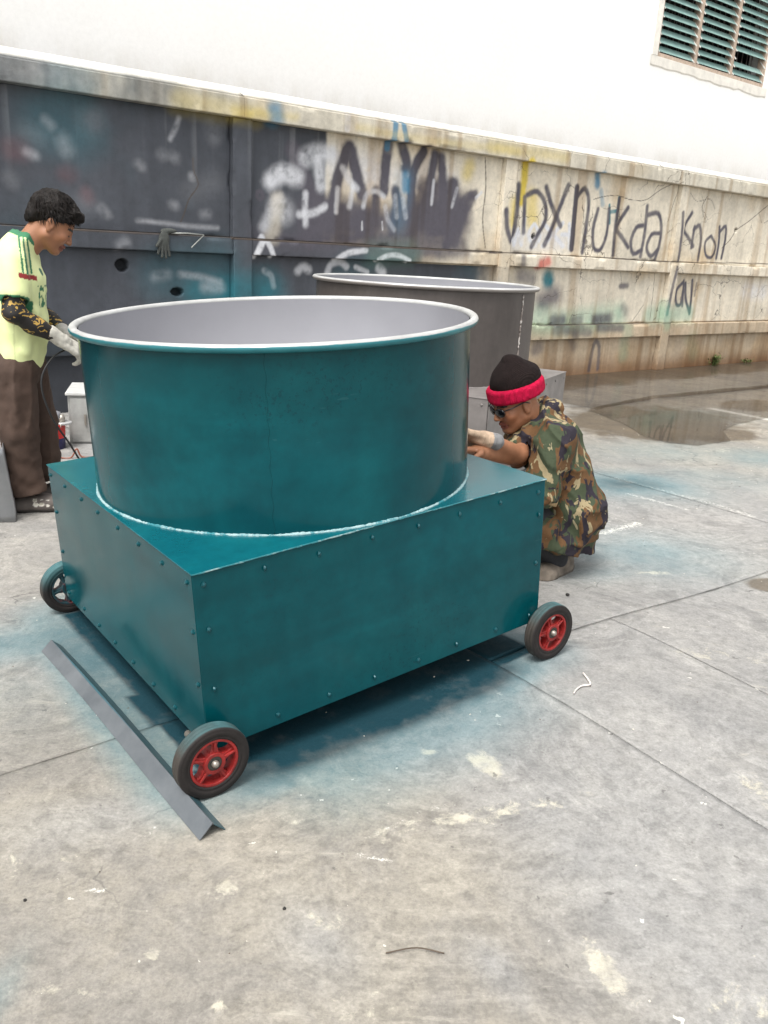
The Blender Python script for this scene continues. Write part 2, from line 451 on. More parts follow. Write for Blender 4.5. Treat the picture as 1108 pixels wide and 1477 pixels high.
def ground_attrs(x, y):
    wob = n2(x, y, 2.2, 5) - 0.5; wob2 = n2(x, y, 9, 6) - 0.5
    u, v = cart_uv(x, y)
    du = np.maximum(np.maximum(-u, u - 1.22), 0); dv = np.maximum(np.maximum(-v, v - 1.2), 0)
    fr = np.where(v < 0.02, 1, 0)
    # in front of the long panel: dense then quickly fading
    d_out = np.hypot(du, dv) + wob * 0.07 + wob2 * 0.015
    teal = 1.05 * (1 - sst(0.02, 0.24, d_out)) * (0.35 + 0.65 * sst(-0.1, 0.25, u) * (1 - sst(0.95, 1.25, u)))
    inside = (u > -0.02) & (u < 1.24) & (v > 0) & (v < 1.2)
    teal = np.where(inside, 1.05 + 0.2 * wob, teal)  # under the cart: overspray at its darkest, deepened as painted shade
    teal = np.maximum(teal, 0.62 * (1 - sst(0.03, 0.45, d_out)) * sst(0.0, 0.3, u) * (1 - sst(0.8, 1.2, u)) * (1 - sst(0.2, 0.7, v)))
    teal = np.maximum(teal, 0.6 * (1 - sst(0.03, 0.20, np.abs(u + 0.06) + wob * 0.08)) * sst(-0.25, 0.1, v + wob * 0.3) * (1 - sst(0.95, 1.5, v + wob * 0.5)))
    for c, r, ro, a in (((-1.158, 2.609), (0.36, 0.14), 0.3, 0.62), ((-1.101, 2.261), (0.3, 0.25), 0.2, 0.10), ((-0.821, 2.251), (0.3, 0.10), -0.9, 0.35),
                        ((1.534, 5.153), (0.5, 0.32), 0.3, 0.55), ((1.281, 3.857), (0.4, 0.3), 0.4, 0.42), ((2.106, 6.240), (0.7, 0.35), 0.4, 0.2),
                        ((2.095, 5.441), (0.5, 0.3), 0.2, 0.2), ((2.823, 6.190), (0.5, 0.3), 0.2, 0.3), ((2.737, 7.787), (0.5, 0.35), 0.4, 0.45), ((1.006, 3.544), (0.25, 0.12), 0.5, 0.3),
                        ((-0.667, 1.212), (0.03, 0.09), 0, 0.18), ((-0.220, 2.017), (0.25, 0.07), 0.66, 0.35), ((0.048, 2.224), (0.2, 0.06), 0.66, 0.25)):
        teal = np.maximum(teal, a * blob(x, y, c, r, ro) * (1 + 1.6 * wob))
    cream = np.zeros_like(x)
    for c, r, ro, a in (((0.319, 1.988), (0.045, 0.075), 0.5, 0.95), ((0.164, 2.045), (0.03, 0.02), 0, 0.8), ((0.496, 1.339), (0.035, 0.075), 0.35, 1.0), ((0.210, 1.761), (0.30, 0.05), 0.32, 0.62),
                        ((0.486, 1.853), (0.16, 0.06), 0.2, 0.5), ((-0.308, 1.496), (0.04, 0.05), 0, 0.6), ((-0.409, 1.310), (0.02, 0.02), 0, 0.9), ((-0.257, 1.209), (0.025, 0.02), 0, 0.9), ((-0.429, 1.219), (0.010, 0.012), 0, 0.9),
                        ((-0.566, 1.219), (0.12, 0.02), 0.05, 0.55), ((0.756, 1.260), (0.15, 0.08), 0, 0.45), ((1.055, 1.918), (0.06, 0.10), 0.2, 0.6), ((1.262, 2.720), (0.3, 0.07), 0.1, 0.5), ((-0.136, 1.757), (0.22, 0.06), 0.3, 0.42),
                        ((1.235, 3.579), (0.15, 0.04), 0.3, 0.6), ((2.845, 7.818), (0.6, 0.12), 0.5, 0.3), ((3.511, 8.013), (0.25, 0.10), 0.3, 0.6), ((1.390, 4.679), (0.3, 0.05), 0.5, 0.4), ((1.849, 6.925), (0.4, 0.15), 0.4, 0.35),
                        ((2.568, 6.352), (0.5, 0.15), 0.4, 0.45), ((0.061, 1.245), (0.2, 0.08), 0.2, 0.35), ((-0.722, 1.539), (0.3, 0.08), 0.3, 0.34), ((-0.059, 1.426), (0.14, 0.06), 0.1, 0.36), ((0.365, 1.517), (0.2, 0.09), 0.4, 0.3)):
        cream = np.maximum(cream, a * blob(x, y, c, r, ro))
    lime = np.zeros_like(x)
    for pts, r, a in (([(1.498, 5.313), (1.751, 5.071), (1.998, 4.796), (2.111, 4.615)], 0.05, 0.56), ([(1.482, 4.955), (1.754, 4.681)], 0.035, 0.62), ([(1.145, 4.144), (1.384, 4.358)], 0.05, 0.66), ([(3.206, 8.280), (3.566, 7.861)], 0.10, 0.75),
                      ([(0.196, 1.827), (-0.012, 1.678)], 0.014, 0.5), ([(-0.596, 1.470), (-0.562, 1.481)], 0.010, 0.8), ([(-0.017, 1.628), (0.056, 1.613)], 0.012, 0.7), ([(1.567, 4.003), (1.899, 3.957)], 0.03, 0.45),
                      ([(-1.903, 3.932), (-1.733, 4.021)], 0.12, 0.42), ([(-0.523, 1.660), (-0.506, 1.686)], 0.012, 0.62)):
        lime = np.maximum(lime, a * np.exp(-(segd(x, y, pts) / r) ** 2))
    wet = np.zeros_like(x)
    s, t = st(x, y)
    wet = np.maximum(wet, 0.9 * (1 - sst(0.1, 1.3, t + wob * 0.5)) * sst(0.3, 1.5, s))
    for c, r, ro in (((1.761, 3.534), (0.16, 0.10), 0.4), ((2.385, 7.365), (1.2, 0.9), 0.7), ((2.758, 7.031), (0.6, 0.35), 0.5), ((3.915, 8.691), (0.8, 0.35), 0.6)):
        wet = np.maximum(wet, 0.95 * blob(x, y, c, r, ro) * (1 + wob))
    grey = 0.75 * sst(-0.05, 0.55, x + (y - 1.7) * 0.65 + wob * 0.6) * (1 - sst(4.5, 7, y)) + 0.5 * (1 - sst(-1.1, -0.6, x)) * sst(1.8, 2.6, y)
    grey = np.maximum(grey, 0.55 * blob(x, y, (-0.083, 1.368), (0.07, 0.12), 0.6)); grey = np.maximum(grey, 0.6 * blob(x, y, (0.282, 1.324), (0.05, 0.10), 0.6))
    grey = np.maximum(grey, 0.5 * blob(x, y, (-0.640, 1.713), (0.25, 0.1), 0.4))
    return dict(teal=np.clip(teal, 0, 1.1), cream=cream, lime=lime, wet=np.clip(wet, 0, 1), grey=np.clip(grey, 0, 1))

def slab(s0, s1, t0, t1, step, gap=0.003, js=1.0):
    ns = max(2, int((s1 - s0) / step)); nt_ = max(2, int((t1 - t0) / step))
    S, T = np.meshgrid(np.linspace(s0, s1, ns + 1), np.linspace(t0, t1, nt_ + 1), indexing='ij')
    x = W0[0] + S * WU[0] + T * WN[0]; y = W0[1] + S * WU[1] + T * WN[1]
    # broken arrises: the border vertices wander
    def jag(a, seed):
        w = n2(a, a * 0 + seed, 6, seed, 5) - 0.5; c = np.maximum(n2(a, a * 0 + seed, 2.2, seed + 3, 3) - 0.62, 0)
        return gap * 0.35 + js * (np.abs(w) * 0.011 + c * 0.06)
    S[0, :] += jag(T[0, :], 1); S[-1, :] -= jag(T[-1, :], 2); T[:, 0] += jag(S[:, 0], 3); T[:, -1] -= jag(S[:, -1], 4)
    slow = 0.010 * (n2(S[0], T[0], 1.2, 9, 3) - 0.5)
    x = W0[0] + S * WU[0] + T * WN[0]; y = W0[1] + S * WU[1] + T * WN[1]
    wv = 0.05 * (n2(x, y, 0.9, 21, 3) - 0.5)
    x = x + wv * WU[0]; y = y + wv * WU[1]
    z = ground_z(x, y)
    V = np.stack([x, y, z], -1).reshape(-1, 3)
    I = np.arange((ns + 1) * (nt_ + 1)).reshape(ns + 1, nt_ + 1)
    Q = np.stack([I[:-1, :-1], I[:-1, 1:], I[1:, 1:], I[1:, :-1]], -1).reshape(-1, 4)
    ring = np.concatenate([I[:, 0], I[-1, 1:], I[-2::-1, -1], I[0, -2:0:-1]])
    low = V[ring].copy(); low[:, 2] -= 0.03
    nv = len(V); V = np.concatenate([V, low]); k = np.arange(len(ring)); k2 = np.roll(k, -1)
    Q = np.concatenate([Q, np.stack([ring[k], ring[k2], nv + k2, nv + k], -1)])
    me = bpy.data.meshes.new('concrete_slab')
    me.vertices.add(len(V)); me.vertices.foreach_set('co', V.astype(np.float32).ravel())
    me.loops.add(Q.size); me.loops.foreach_set('vertex_index', Q.ravel().astype(np.int32))
    me.polygons.add(len(Q)); me.polygons.foreach_set('loop_start', np.arange(0, Q.size, 4, dtype=np.int32))
    sm = np.ones(len(Q), bool); sm[-len(ring):] = False
    me.polygons.foreach_set('use_smooth', sm)
    me.update(calc_edges=True)
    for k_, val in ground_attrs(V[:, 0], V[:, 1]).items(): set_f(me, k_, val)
    return link_mesh('concrete_slab', me, M_CONC, ground)
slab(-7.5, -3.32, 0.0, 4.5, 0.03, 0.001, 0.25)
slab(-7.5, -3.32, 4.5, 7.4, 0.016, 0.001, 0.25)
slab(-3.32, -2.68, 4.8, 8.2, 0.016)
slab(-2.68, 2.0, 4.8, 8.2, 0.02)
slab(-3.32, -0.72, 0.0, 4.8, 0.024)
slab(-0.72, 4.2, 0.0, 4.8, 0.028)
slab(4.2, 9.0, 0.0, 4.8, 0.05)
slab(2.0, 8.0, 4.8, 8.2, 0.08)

# standing water along the wall foot
def water():
    t = NT('puddle_water')
    t.set(Base_Color=(0.055, 0.038, 0.025), Roughness=0.04, Alpha=0.42, IOR=1.33)
    t.b.inputs['Specular IOR Level'].default_value = 0.7
    t.bump(t.noise(9, 2), 0.012, 0.01)
    return t.m
M_WATER = water()
def puddle(pts, dz=0.0085):
    p = np.array(pts, float); out = []
    for i in range(len(p)):
        a, b = p[i], p[(i + 1) % len(p)]; m_ = max(2, int(np.linalg.norm(b - a) / 0.03))
        for k in range(m_): out.append(a + (b - a) * k / m_)
    out = np.array(out)
    out += 0.10 * (np.stack([n2(out[:, 0], out[:, 1], 1.8, 31, 5), n2(out[:, 0], out[:, 1], 1.8, 32, 5)], -1) - 0.5) * (st(out[:, 0], out[:, 1])[1] > 0.12)[:, None]
    bm = bmesh.new()
    vs = [bm.verts.new((q[0], q[1], dz + 0.002)) for q in out]
    f = bm.faces.new(vs)
    bmesh.ops.triangulate(bm, faces=[f])
    bmesh.ops.recalc_face_normals(bm, faces=bm.faces)
    for f in bm.faces:
        if f.normal.z < 0: f.normal_flip()
    me = bpy.data.meshes.new('puddle'); bm.to_mesh(me); bm.free()
    return tag(link_mesh('puddle', me, M_WATER), kind='structure')
def sw(s, t): return tuple(W0 + s * WU + t * WN)
puddle([sw(0.6, 0.02), (1.183, 8.332), (1.602, 8.154), (1.968, 7.831), (2.297, 8.223), (2.738, 8.679), (3.262, 9.065), (4.438, 9.936), sw(9.0, 1.1), sw(9.0, 0.02)])
puddle([(1.864, 7.799), (2.037, 7.207), (2.067, 6.767), (2.191, 6.520), (2.416, 6.455), (2.770, 6.716), (2.858, 7.142), (3.166, 7.554), (3.582, 7.898), (4.208, 8.218), (5.670, 11.093), (4.566, 10.239), (3.347, 9.319), (2.806, 8.913), (2.351, 8.433)], 0.0062)

# ================================================================ BOUNDARY WALL  (local x = along the wall, -y = towards the yard)
wall = empty('boundary_wall', (W0[0], W0[1], 0), WA, 'long panelled concrete yard wall, dark grey on the left and graffiti covered beige on the right', 'wall')

DARK = np.array((0.064, 0.070, 0.083)); BEIGE = np.array((0.63, 0.575, 0.47)); INK = np.array((0.088, 0.082, 0.100)); WHITE = np.array((0.62, 0.63, 0.66))
YEL = np.array((0.60, 0.46, 0.07)); BLUE = np.array((0.05, 0.20, 0.33)); TEAL = np.array((0.01, 0.16, 0.20)); GREEN = np.array((0.17, 0.42, 0.30)); RED = np.array((0.5, 0.07, 0.05)); CRACK = np.array((0.07, 0.055, 0.045))
# spray strokes: (colour, half width, softness, strength, points along the wall and up it)
STROKES = [
    (WHITE, 0.100, 0.150, 0.55, [(-0.677, 2.014), (-0.309, 2.027)]),
    (WHITE, 0.100, 0.150, 0.50, [(-0.302, 1.919), (0.180, 1.982)]),
    (WHITE, 0.080, 0.120, 0.40, [(0.360, 2.111), (0.635, 1.998)]),
    (INK, 0.150, 0.180, 0.85, [(-1.370, 1.482), (-1.183, 1.476), (-0.996, 1.470), (-0.791, 1.472), (-0.550, 1.487), (-0.294, 1.511), (-0.035, 1.535), (0.225, 1.557), (0.480, 1.579), (0.745, 1.602)]),
    (DARK, 0.120, 0.120, 0.80, [(-1.470, 1.579), (-1.142, 1.579)]),
    (INK, 0.120, 0.120, 0.75, [(0.333, 1.695), (0.803, 1.702)]),
    (INK, 0.080, 0.080, 0.70, [(-0.266, 1.340), (0.838, 1.386)]),
    (INK, 0.140, 0.140, 0.85, [(-0.931, 1.571), (-0.399, 1.582)]),
    (INK, 0.120, 0.132, 0.85, [(0.208, 1.641), (0.727, 1.769)]),
    (INK, 0.080, 0.080, 0.80, [(0.314, 1.902), (0.675, 1.931)]),
    (INK, 0.048, 0.038, 0.90, [(-0.037, 1.557), (-0.016, 1.614), (0.003, 1.669), (0.013, 1.720), (0.006, 1.768), (-0.011, 1.810), (-0.028, 1.853)]),
    (INK, 0.048, 0.038, 0.90, [(-1.004, 1.353), (-0.970, 1.433), (-0.937, 1.510), (-0.904, 1.573), (-0.869, 1.614), (-0.834, 1.639), (-0.799, 1.665)]),
    (INK, 0.052, 0.047, 0.90, [(-0.631, 1.633), (-0.602, 1.590), (-0.574, 1.549), (-0.541, 1.529), (-0.497, 1.547), (-0.449, 1.586), (-0.401, 1.626)]),
    (INK, 0.048, 0.038, 0.90, [(0.662, 1.403), (0.745, 1.602)]),
    (INK, 0.060, 0.048, 0.90, [(-1.155, 2.089), (-1.121, 2.025), (-1.087, 1.962), (-1.047, 1.897), (-0.995, 1.829), (-0.939, 1.760), (-0.881, 1.691)]),
    (INK, 0.052, 0.036, 0.95, [(-0.716, 1.671), (-0.712, 1.737), (-0.707, 1.802), (-0.697, 1.864), (-0.680, 1.927), (-0.658, 1.985), (-0.636, 2.039), (-0.615, 2.097), (-0.594, 2.149), (-0.573, 2.171), (-0.553, 2.146), (-0.534, 2.092), (-0.510, 2.029), (-0.479, 1.959), (-0.446, 1.880), (-0.412, 1.801)]),
    (INK, 0.048, 0.034, 0.95, [(-0.163, 1.842), (-0.162, 1.919), (-0.160, 1.993), (-0.158, 2.063), (-0.153, 2.126), (-0.146, 2.182), (-0.140, 2.238)]),
    (INK, 0.048, 0.034, 0.90, [(0.018, 2.255), (0.046, 2.197), (0.074, 2.141), (0.092, 2.097), (0.094, 2.076), (0.087, 2.070), (0.079, 2.063)]),
    (INK, 0.044, 0.031, 0.95, [(0.196, 1.594), (0.182, 1.700), (0.169, 1.801), (0.162, 1.890), (0.164, 1.962), (0.172, 2.019), (0.188, 2.073), (0.215, 2.127), (0.250, 2.178), (0.285, 2.228)]),
    (INK, 0.044, 0.035, 0.90, [(0.345, 1.743), (0.360, 1.823), (0.374, 1.900), (0.388, 1.977), (0.403, 2.056), (0.417, 2.133), (0.431, 2.209)]),
    (INK, 0.044, 0.035, 0.90, [(0.565, 1.687), (0.564, 1.765), (0.564, 1.841), (0.558, 1.922), (0.546, 2.012), (0.530, 2.104), (0.514, 2.195)]),
    (INK, 0.052, 0.042, 0.90, [(0.713, 1.576), (0.687, 1.979)]),
    (INK, 0.048, 0.043, 0.85, [(0.763, 1.432), (0.783, 1.509), (0.801, 1.583), (0.826, 1.655), (0.862, 1.725), (0.903, 1.790), (0.944, 1.856)]),
    (INK, 0.036, 0.032, 0.80, [(0.676, 1.598), (0.739, 1.691), (0.801, 1.781), (0.857, 1.850), (0.906, 1.884), (0.948, 1.896), (0.991, 1.908)]),
    (INK, 0.040, 0.036, 0.80, [(-0.250, 1.568), (-0.253, 1.835)]),
    (WHITE, 0.056, 0.067, 0.75, [(-1.363, 1.829), (-1.326, 1.855), (-1.290, 1.879), (-1.252, 1.895), (-1.206, 1.896), (-1.159, 1.889), (-1.111, 1.881)]),
    (WHITE, 0.052, 0.068, 0.70, [(-1.025, 2.042), (-0.992, 2.061), (-0.960, 2.079), (-0.922, 2.093), (-0.872, 2.098), (-0.818, 2.099), (-0.762, 2.099)]),
    (WHITE, 0.040, 0.048, 0.65, [(-0.908, 2.054), (-0.859, 1.830)]),
    (WHITE, 0.040, 0.052, 0.50, [(-1.420, 1.459), (-1.394, 1.504), (-1.370, 1.548), (-1.347, 1.587), (-1.325, 1.619), (-1.305, 1.646), (-1.285, 1.673)]),
    (WHITE, 0.068, 0.095, 0.50, [(-1.284, 1.632), (-1.233, 1.594)]),
    (WHITE, 0.024, 0.029, 0.70, [(-1.077, 1.583), (-1.027, 1.588), (-0.978, 1.593), (-0.932, 1.603), (-0.889, 1.621), (-0.851, 1.642), (-0.812, 1.664)]),
    (WHITE, 0.022, 0.026, 0.70, [(-1.009, 1.503), (-1.012, 1.546), (-1.016, 1.588), (-1.018, 1.629), (-1.018, 1.672), (-1.017, 1.713), (-1.017, 1.755)]),
    (WHITE, 0.024, 0.029, 0.60, [(-0.634, 1.997), (-0.610, 1.961), (-0.585, 1.927), (-0.560, 1.897), (-0.531, 1.874), (-0.501, 1.857), (-0.471, 1.840)]),
    (WHITE, 0.018, 0.022, 0.60, [(-0.692, 1.629), (-0.682, 1.823)]),
    (WHITE, 0.020, 0.026, 0.55, [(-0.549, 1.682), (-0.515, 1.858)]),
    (WHITE, 0.018, 0.022, 0.60, [(-0.391, 1.693), (-0.381, 1.734), (-0.371, 1.774), (-0.354, 1.805), (-0.324, 1.824), (-0.288, 1.833), (-0.253, 1.835), (-0.221, 1.828), (-0.191, 1.813), (-0.160, 1.798)]),
    (WHITE, 0.018, 0.022, 0.40, [(-0.139, 1.710), (-0.128, 1.672), (-0.117, 1.634), (-0.101, 1.599), (-0.076, 1.568), (-0.047, 1.540), (-0.018, 1.513)]),
    (WHITE, 0.020, 0.024, 0.50, [(0.070, 1.792), (0.114, 1.635)]),
    (WHITE, 0.018, 0.022, 0.50, [(-0.024, 1.808), (0.005, 1.629)]),
    (WHITE, 0.014, 0.017, 0.50, [(0.437, 1.981), (0.424, 1.772)]),
    (WHITE, 0.014, 0.017, 0.50, [(0.693, 1.767), (0.743, 1.936)]),
    (WHITE, 0.014, 0.014, 0.60, [(1.013, 1.873), (1.078, 1.927)]),
    (WHITE, 0.008, 0.006, 0.60, [(-0.398, 1.559), (-0.394, 1.493)]),
    (WHITE, 0.008, 0.006, 0.60, [(-0.166, 1.573), (-0.156, 1.505)]),
    (BEIGE, 0.044, 0.057, 0.45, [(-1.298, 1.693), (-1.304, 1.610), (-1.310, 1.530), (-1.319, 1.464), (-1.334, 1.425), (-1.351, 1.402), (-1.368, 1.379)]),
    (WHITE, 0.024, 0.017, 0.85, [(-1.529, 1.226), (-1.512, 1.260), (-1.495, 1.293), (-1.480, 1.322), (-1.468, 1.343), (-1.458, 1.359), (-1.449, 1.375)]),
    (WHITE, 0.020, 0.014, 0.80, [(-1.449, 1.375), (-1.428, 1.347), (-1.409, 1.319), (-1.392, 1.294), (-1.381, 1.271), (-1.374, 1.252), (-1.366, 1.232)]),
    (WHITE, 0.020, 0.020, 0.70, [(-0.697, 1.222), (-0.663, 1.244), (-0.629, 1.265), (-0.586, 1.282), (-0.524, 1.295), (-0.454, 1.304), (-0.384, 1.313)]),
    (WHITE, 0.018, 0.016, 0.75, [(-0.229, 1.233), (-0.195, 1.249), (-0.162, 1.265), (-0.125, 1.276), (-0.080, 1.283), (-0.032, 1.285), (0.015, 1.281), (0.060, 1.271), (0.102, 1.255), (0.145, 1.239)]),
    (WHITE, 0.028, 0.034, 0.55, [(-1.078, 1.112), (-1.060, 1.126), (-1.043, 1.139), (-1.025, 1.146), (-1.007, 1.143), (-0.988, 1.134), (-0.970, 1.126)]),
    (WHITE, 0.024, 0.024, 0.55, [(-0.763, 1.109), (-0.751, 1.134), (-0.741, 1.158), (-0.723, 1.177), (-0.693, 1.191), (-0.658, 1.201), (-0.625, 1.202), (-0.598, 1.193), (-0.575, 1.176), (-0.551, 1.159)]),
    (WHITE, 0.018, 0.018, 0.60, [(-0.449, 1.162), (-0.313, 1.120)]),
    (WHITE, 0.036, 0.032, 0.65, [(-0.178, 1.158), (-0.130, 1.124)]),
    (WHITE, 0.020, 0.020, 0.40, [(-1.420, 1.103), (-1.395, 1.091), (-1.371, 1.079), (-1.351, 1.062), (-1.339, 1.036), (-1.331, 1.006), (-1.324, 0.976)]),
    (GREEN, 0.080, 0.120, 0.15, [(-0.262, 1.272), (0.172, 1.311)]),
    (BLUE, 0.026, 0.016, 0.75, [(-0.138, 2.452), (-0.140, 2.399), (-0.142, 2.347), (-0.145, 2.302), (-0.147, 2.268), (-0.149, 2.242), (-0.150, 2.215)]),
    (BLUE, 0.024, 0.014, 0.75, [(-0.056, 2.441), (-0.006, 2.296)]),
    (BLUE, 0.036, 0.036, 0.65, [(0.085, 1.996), (0.094, 1.885)]),
    (BLUE, 0.052, 0.062, 0.35, [(-1.383, 2.356), (-1.370, 2.320)]),
    (BLUE, 0.072, 0.108, 0.25, [(0.086, 1.974), (0.024, 1.584)]),
    (TEAL, 0.120, 0.180, 0.50, [(-1.711, 0.907), (-1.388, 0.932)]),
    (YEL, 0.052, 0.073, 0.45, [(0.890, 2.162), (0.864, 2.088)]),
    (INK, 0.014, 0.008, 0.80, [(-1.489, 1.735), (-1.493, 1.722), (-1.496, 1.709), (-1.496, 1.698), (-1.489, 1.688), (-1.477, 1.679), (-1.467, 1.676), (-1.456, 1.682), (-1.445, 1.694), (-1.440, 1.706), (-1.443, 1.719), (-1.451, 1.732), (-1.460, 1.741), (-1.469, 1.742), (-1.479, 1.738), (-1.489, 1.735)]),
    (WHITE, 0.024, 0.017, 0.70, [(-0.668, 2.407), (-0.668, 2.305)]),
    (YEL, 0.024, 0.038, 0.22, [(-1.756, 2.312), (-1.663, 2.315), (-1.571, 2.318), (-1.478, 2.321), (-1.380, 2.325), (-1.284, 2.329), (-1.186, 2.333)]),
    (YEL, 0.024, 0.038, 0.22, [(-0.554, 2.329), (-0.401, 2.325), (-0.248, 2.321), (-0.092, 2.319), (0.068, 2.317), (0.227, 2.317), (0.405, 2.319), (0.629, 2.323), (0.869, 2.329), (1.081, 2.333), (1.237, 2.336), (1.355, 2.337), (1.476, 2.338)]),
    (YEL, 0.020, 0.030, 0.20, [(-1.756, 2.253), (-1.619, 2.298)]),
    (WHITE, 0.018, 0.045, 0.26, [(-3.186, 2.078), (-3.146, 2.043)]),
    (WHITE, 0.030, 0.081, 0.23, [(-3.065, 1.946), (-3.050, 1.899)]),
    (WHITE, 0.018, 0.045, 0.29, [(-3.328, 1.853), (-3.270, 1.835)]),
    (WHITE, 0.012, 0.023, 0.37, [(-2.181, 2.211), (-2.192, 2.182), (-2.202, 2.155), (-2.214, 2.128), (-2.228, 2.102), (-2.242, 2.077), (-2.256, 2.052)]),
    (WHITE, 0.018, 0.049, 0.17, [(-2.513, 1.850), (-2.494, 1.834)]),
    (WHITE, 0.014, 0.035, 0.26, [(-2.084, 1.808), (-2.080, 1.790)]),
    (WHITE, 0.020, 0.054, 0.17, [(-2.239, 1.930), (-2.219, 1.923)]),
    (WHITE, 0.020, 0.054, 0.14, [(-2.331, 1.938), (-2.321, 1.930)]),
    (WHITE, 0.018, 0.045, 0.23, [(-2.815, 1.518), (-2.770, 1.477)]),
    (WHITE, 0.010, 0.025, 0.32, [(-2.537, 1.446), (-2.470, 1.444), (-2.404, 1.442), (-2.334, 1.439), (-2.258, 1.435), (-2.180, 1.431), (-2.102, 1.428), (-2.020, 1.427), (-1.940, 1.427), (-1.859, 1.428)]),
    (WHITE, 0.018, 0.050, 0.20, [(-2.247, 1.584), (-2.226, 1.576)]),
    (WHITE, 0.018, 0.049, 0.17, [(-1.991, 1.526), (-1.947, 1.528)]),
    (WHITE, 0.044, 0.123, 0.09, [(-2.887, 2.099), (-2.850, 2.120)]),
    (WHITE, 0.030, 0.084, 0.12, [(-1.897, 2.201), (-1.887, 2.112)]),
    (WHITE, 0.036, 0.101, 0.08, [(-3.310, 1.984), (-3.244, 1.975)]),
    (WHITE, 0.044, 0.123, 0.06, [(-2.097, 1.687), (-1.879, 1.780)]),
    (WHITE, 0.038, 0.106, 0.07, [(-2.953, 1.552), (-2.918, 1.520)]),
    (WHITE, 0.026, 0.073, 0.08, [(-3.450, 1.672), (-3.435, 1.649)]),
    (RED, 0.052, 0.078, 0.07, [(-3.419, 1.860), (-3.360, 1.866)]),
    (RED, 0.044, 0.066, 0.06, [(-3.060, 1.739), (-3.041, 1.749)]),
    (RED, 0.036, 0.054, 0.07, [(-2.923, 1.606), (-2.914, 1.589)]),
    (RED, 0.044, 0.066, 0.05, [(-2.851, 2.103), (-2.843, 2.087)]),
    (TEAL, 0.140, 0.210, 0.25, [(-3.170, 2.064), (-2.999, 2.020)]),
    (TEAL, 0.140, 0.210, 0.22, [(-2.345, 1.052), (-1.884, 1.122)]),
    (TEAL, 0.080, 0.120, 0.45, [(-2.044, 0.900), (-1.839, 0.922)]),
    (WHITE, 0.014, 0.035, 0.29, [(-2.195, 1.055), (-2.136, 1.051), (-2.078, 1.046), (-2.020, 1.039), (-1.959, 1.029), (-1.899, 1.016), (-1.839, 1.003)]),
    (WHITE, 0.024, 0.065, 0.29, [(-1.976, 0.961), (-1.839, 0.952)]),
    (WHITE, 0.020, 0.056, 0.17, [(-2.408, 1.031), (-2.302, 1.053)]),
    (WHITE, 0.020, 0.056, 0.20, [(-2.703, 1.255), (-2.662, 1.284)]),
    (CRACK, 0.004, 0.004, 0.80, [(-2.067, 1.938), (-2.067, 1.902), (-2.066, 1.867), (-2.063, 1.838), (-2.054, 1.816), (-2.044, 1.801), (-2.036, 1.785), (-2.030, 1.768), (-2.026, 1.751), (-2.032, 1.730), (-2.053, 1.700), (-2.083, 1.666), (-2.109, 1.631), (-2.127, 1.590), (-2.141, 1.550), (-2.154, 1.515), (-2.165, 1.491), (-2.174, 1.474), (-2.183, 1.457)]),
    (CRACK, 0.006, 0.004, 0.85, [(-3.540, 1.362), (-3.457, 1.360), (-3.375, 1.357), (-3.286, 1.356), (-3.189, 1.355), (-3.087, 1.355), (-2.964, 1.356), (-2.808, 1.356), (-2.632, 1.357), (-2.439, 1.358), (-2.201, 1.359), (-1.948, 1.361), (-1.745, 1.361), (-1.640, 1.360), (-1.599, 1.357), (-1.557, 1.354)]),
    (TEAL, 0.100, 0.140, 0.22, [(-3.049, 2.351), (-2.980, 2.346)]),
    (YEL, 0.052, 0.083, 0.25, [(-2.209, 2.320), (-2.063, 2.315), (-1.918, 2.309), (-1.787, 2.305), (-1.684, 2.303), (-1.601, 2.303), (-1.518, 2.302)]),
    (BLUE, 0.052, 0.068, 0.40, [(-1.390, 2.356), (-1.366, 2.321)]),
    (WHITE, 0.042, 0.126, 0.12, [(-3.460, 2.366), (-2.961, 2.364)]),
    (CRACK, 0.008, 0.005, 0.95, [(-1.759, 1.356), (-1.646, 1.356), (-1.535, 1.355), (-1.418, 1.355), (-1.295, 1.356), (-1.170, 1.358), (-1.031, 1.358), (-0.859, 1.358), (-0.676, 1.358), (-0.503, 1.357), (-0.357, 1.357), (-0.229, 1.357), (-0.084, 1.357), (0.090, 1.357), (0.278, 1.357), (0.497, 1.357), (0.770, 1.358), (1.075, 1.360), (1.392, 1.362)]),
    (CRACK, 0.014, 0.007, 0.90, [(-0.589, 1.358), (-0.356, 1.355)]),
    (CRACK, 0.006, 0.004, 0.70, [(1.091, 2.252), (1.108, 2.156), (1.124, 2.063), (1.134, 1.968), (1.133, 1.867), (1.126, 1.769), (1.128, 1.673), (1.146, 1.579), (1.172, 1.490), (1.199, 1.400)]),
    (YEL, 0.042, 0.067, 0.28, [(1.078, 2.355), (1.263, 2.354), (1.446, 2.353), (1.631, 2.353), (1.818, 2.354), (2.000, 2.357), (2.186, 2.359)]),
    (YEL, 0.042, 0.037, 0.85, [(1.676, 2.259), (1.677, 2.202), (1.679, 2.146), (1.679, 2.086), (1.675, 2.020), (1.669, 1.952), (1.663, 1.884)]),
    (YEL, 0.057, 0.074, 0.60, [(1.533, 1.850), (1.539, 1.674)]),
    (YEL, 0.073, 0.102, 0.55, [(1.814, 1.921), (1.866, 1.719)]),
    (WHITE, 0.018, 0.016, 0.90, [(1.541, 1.661), (1.568, 1.575), (1.595, 1.491), (1.618, 1.447), (1.633, 1.484), (1.643, 1.561), (1.658, 1.604), (1.684, 1.559), (1.713, 1.482), (1.735, 1.452), (1.744, 1.513), (1.745, 1.619), (1.746, 1.724)]),
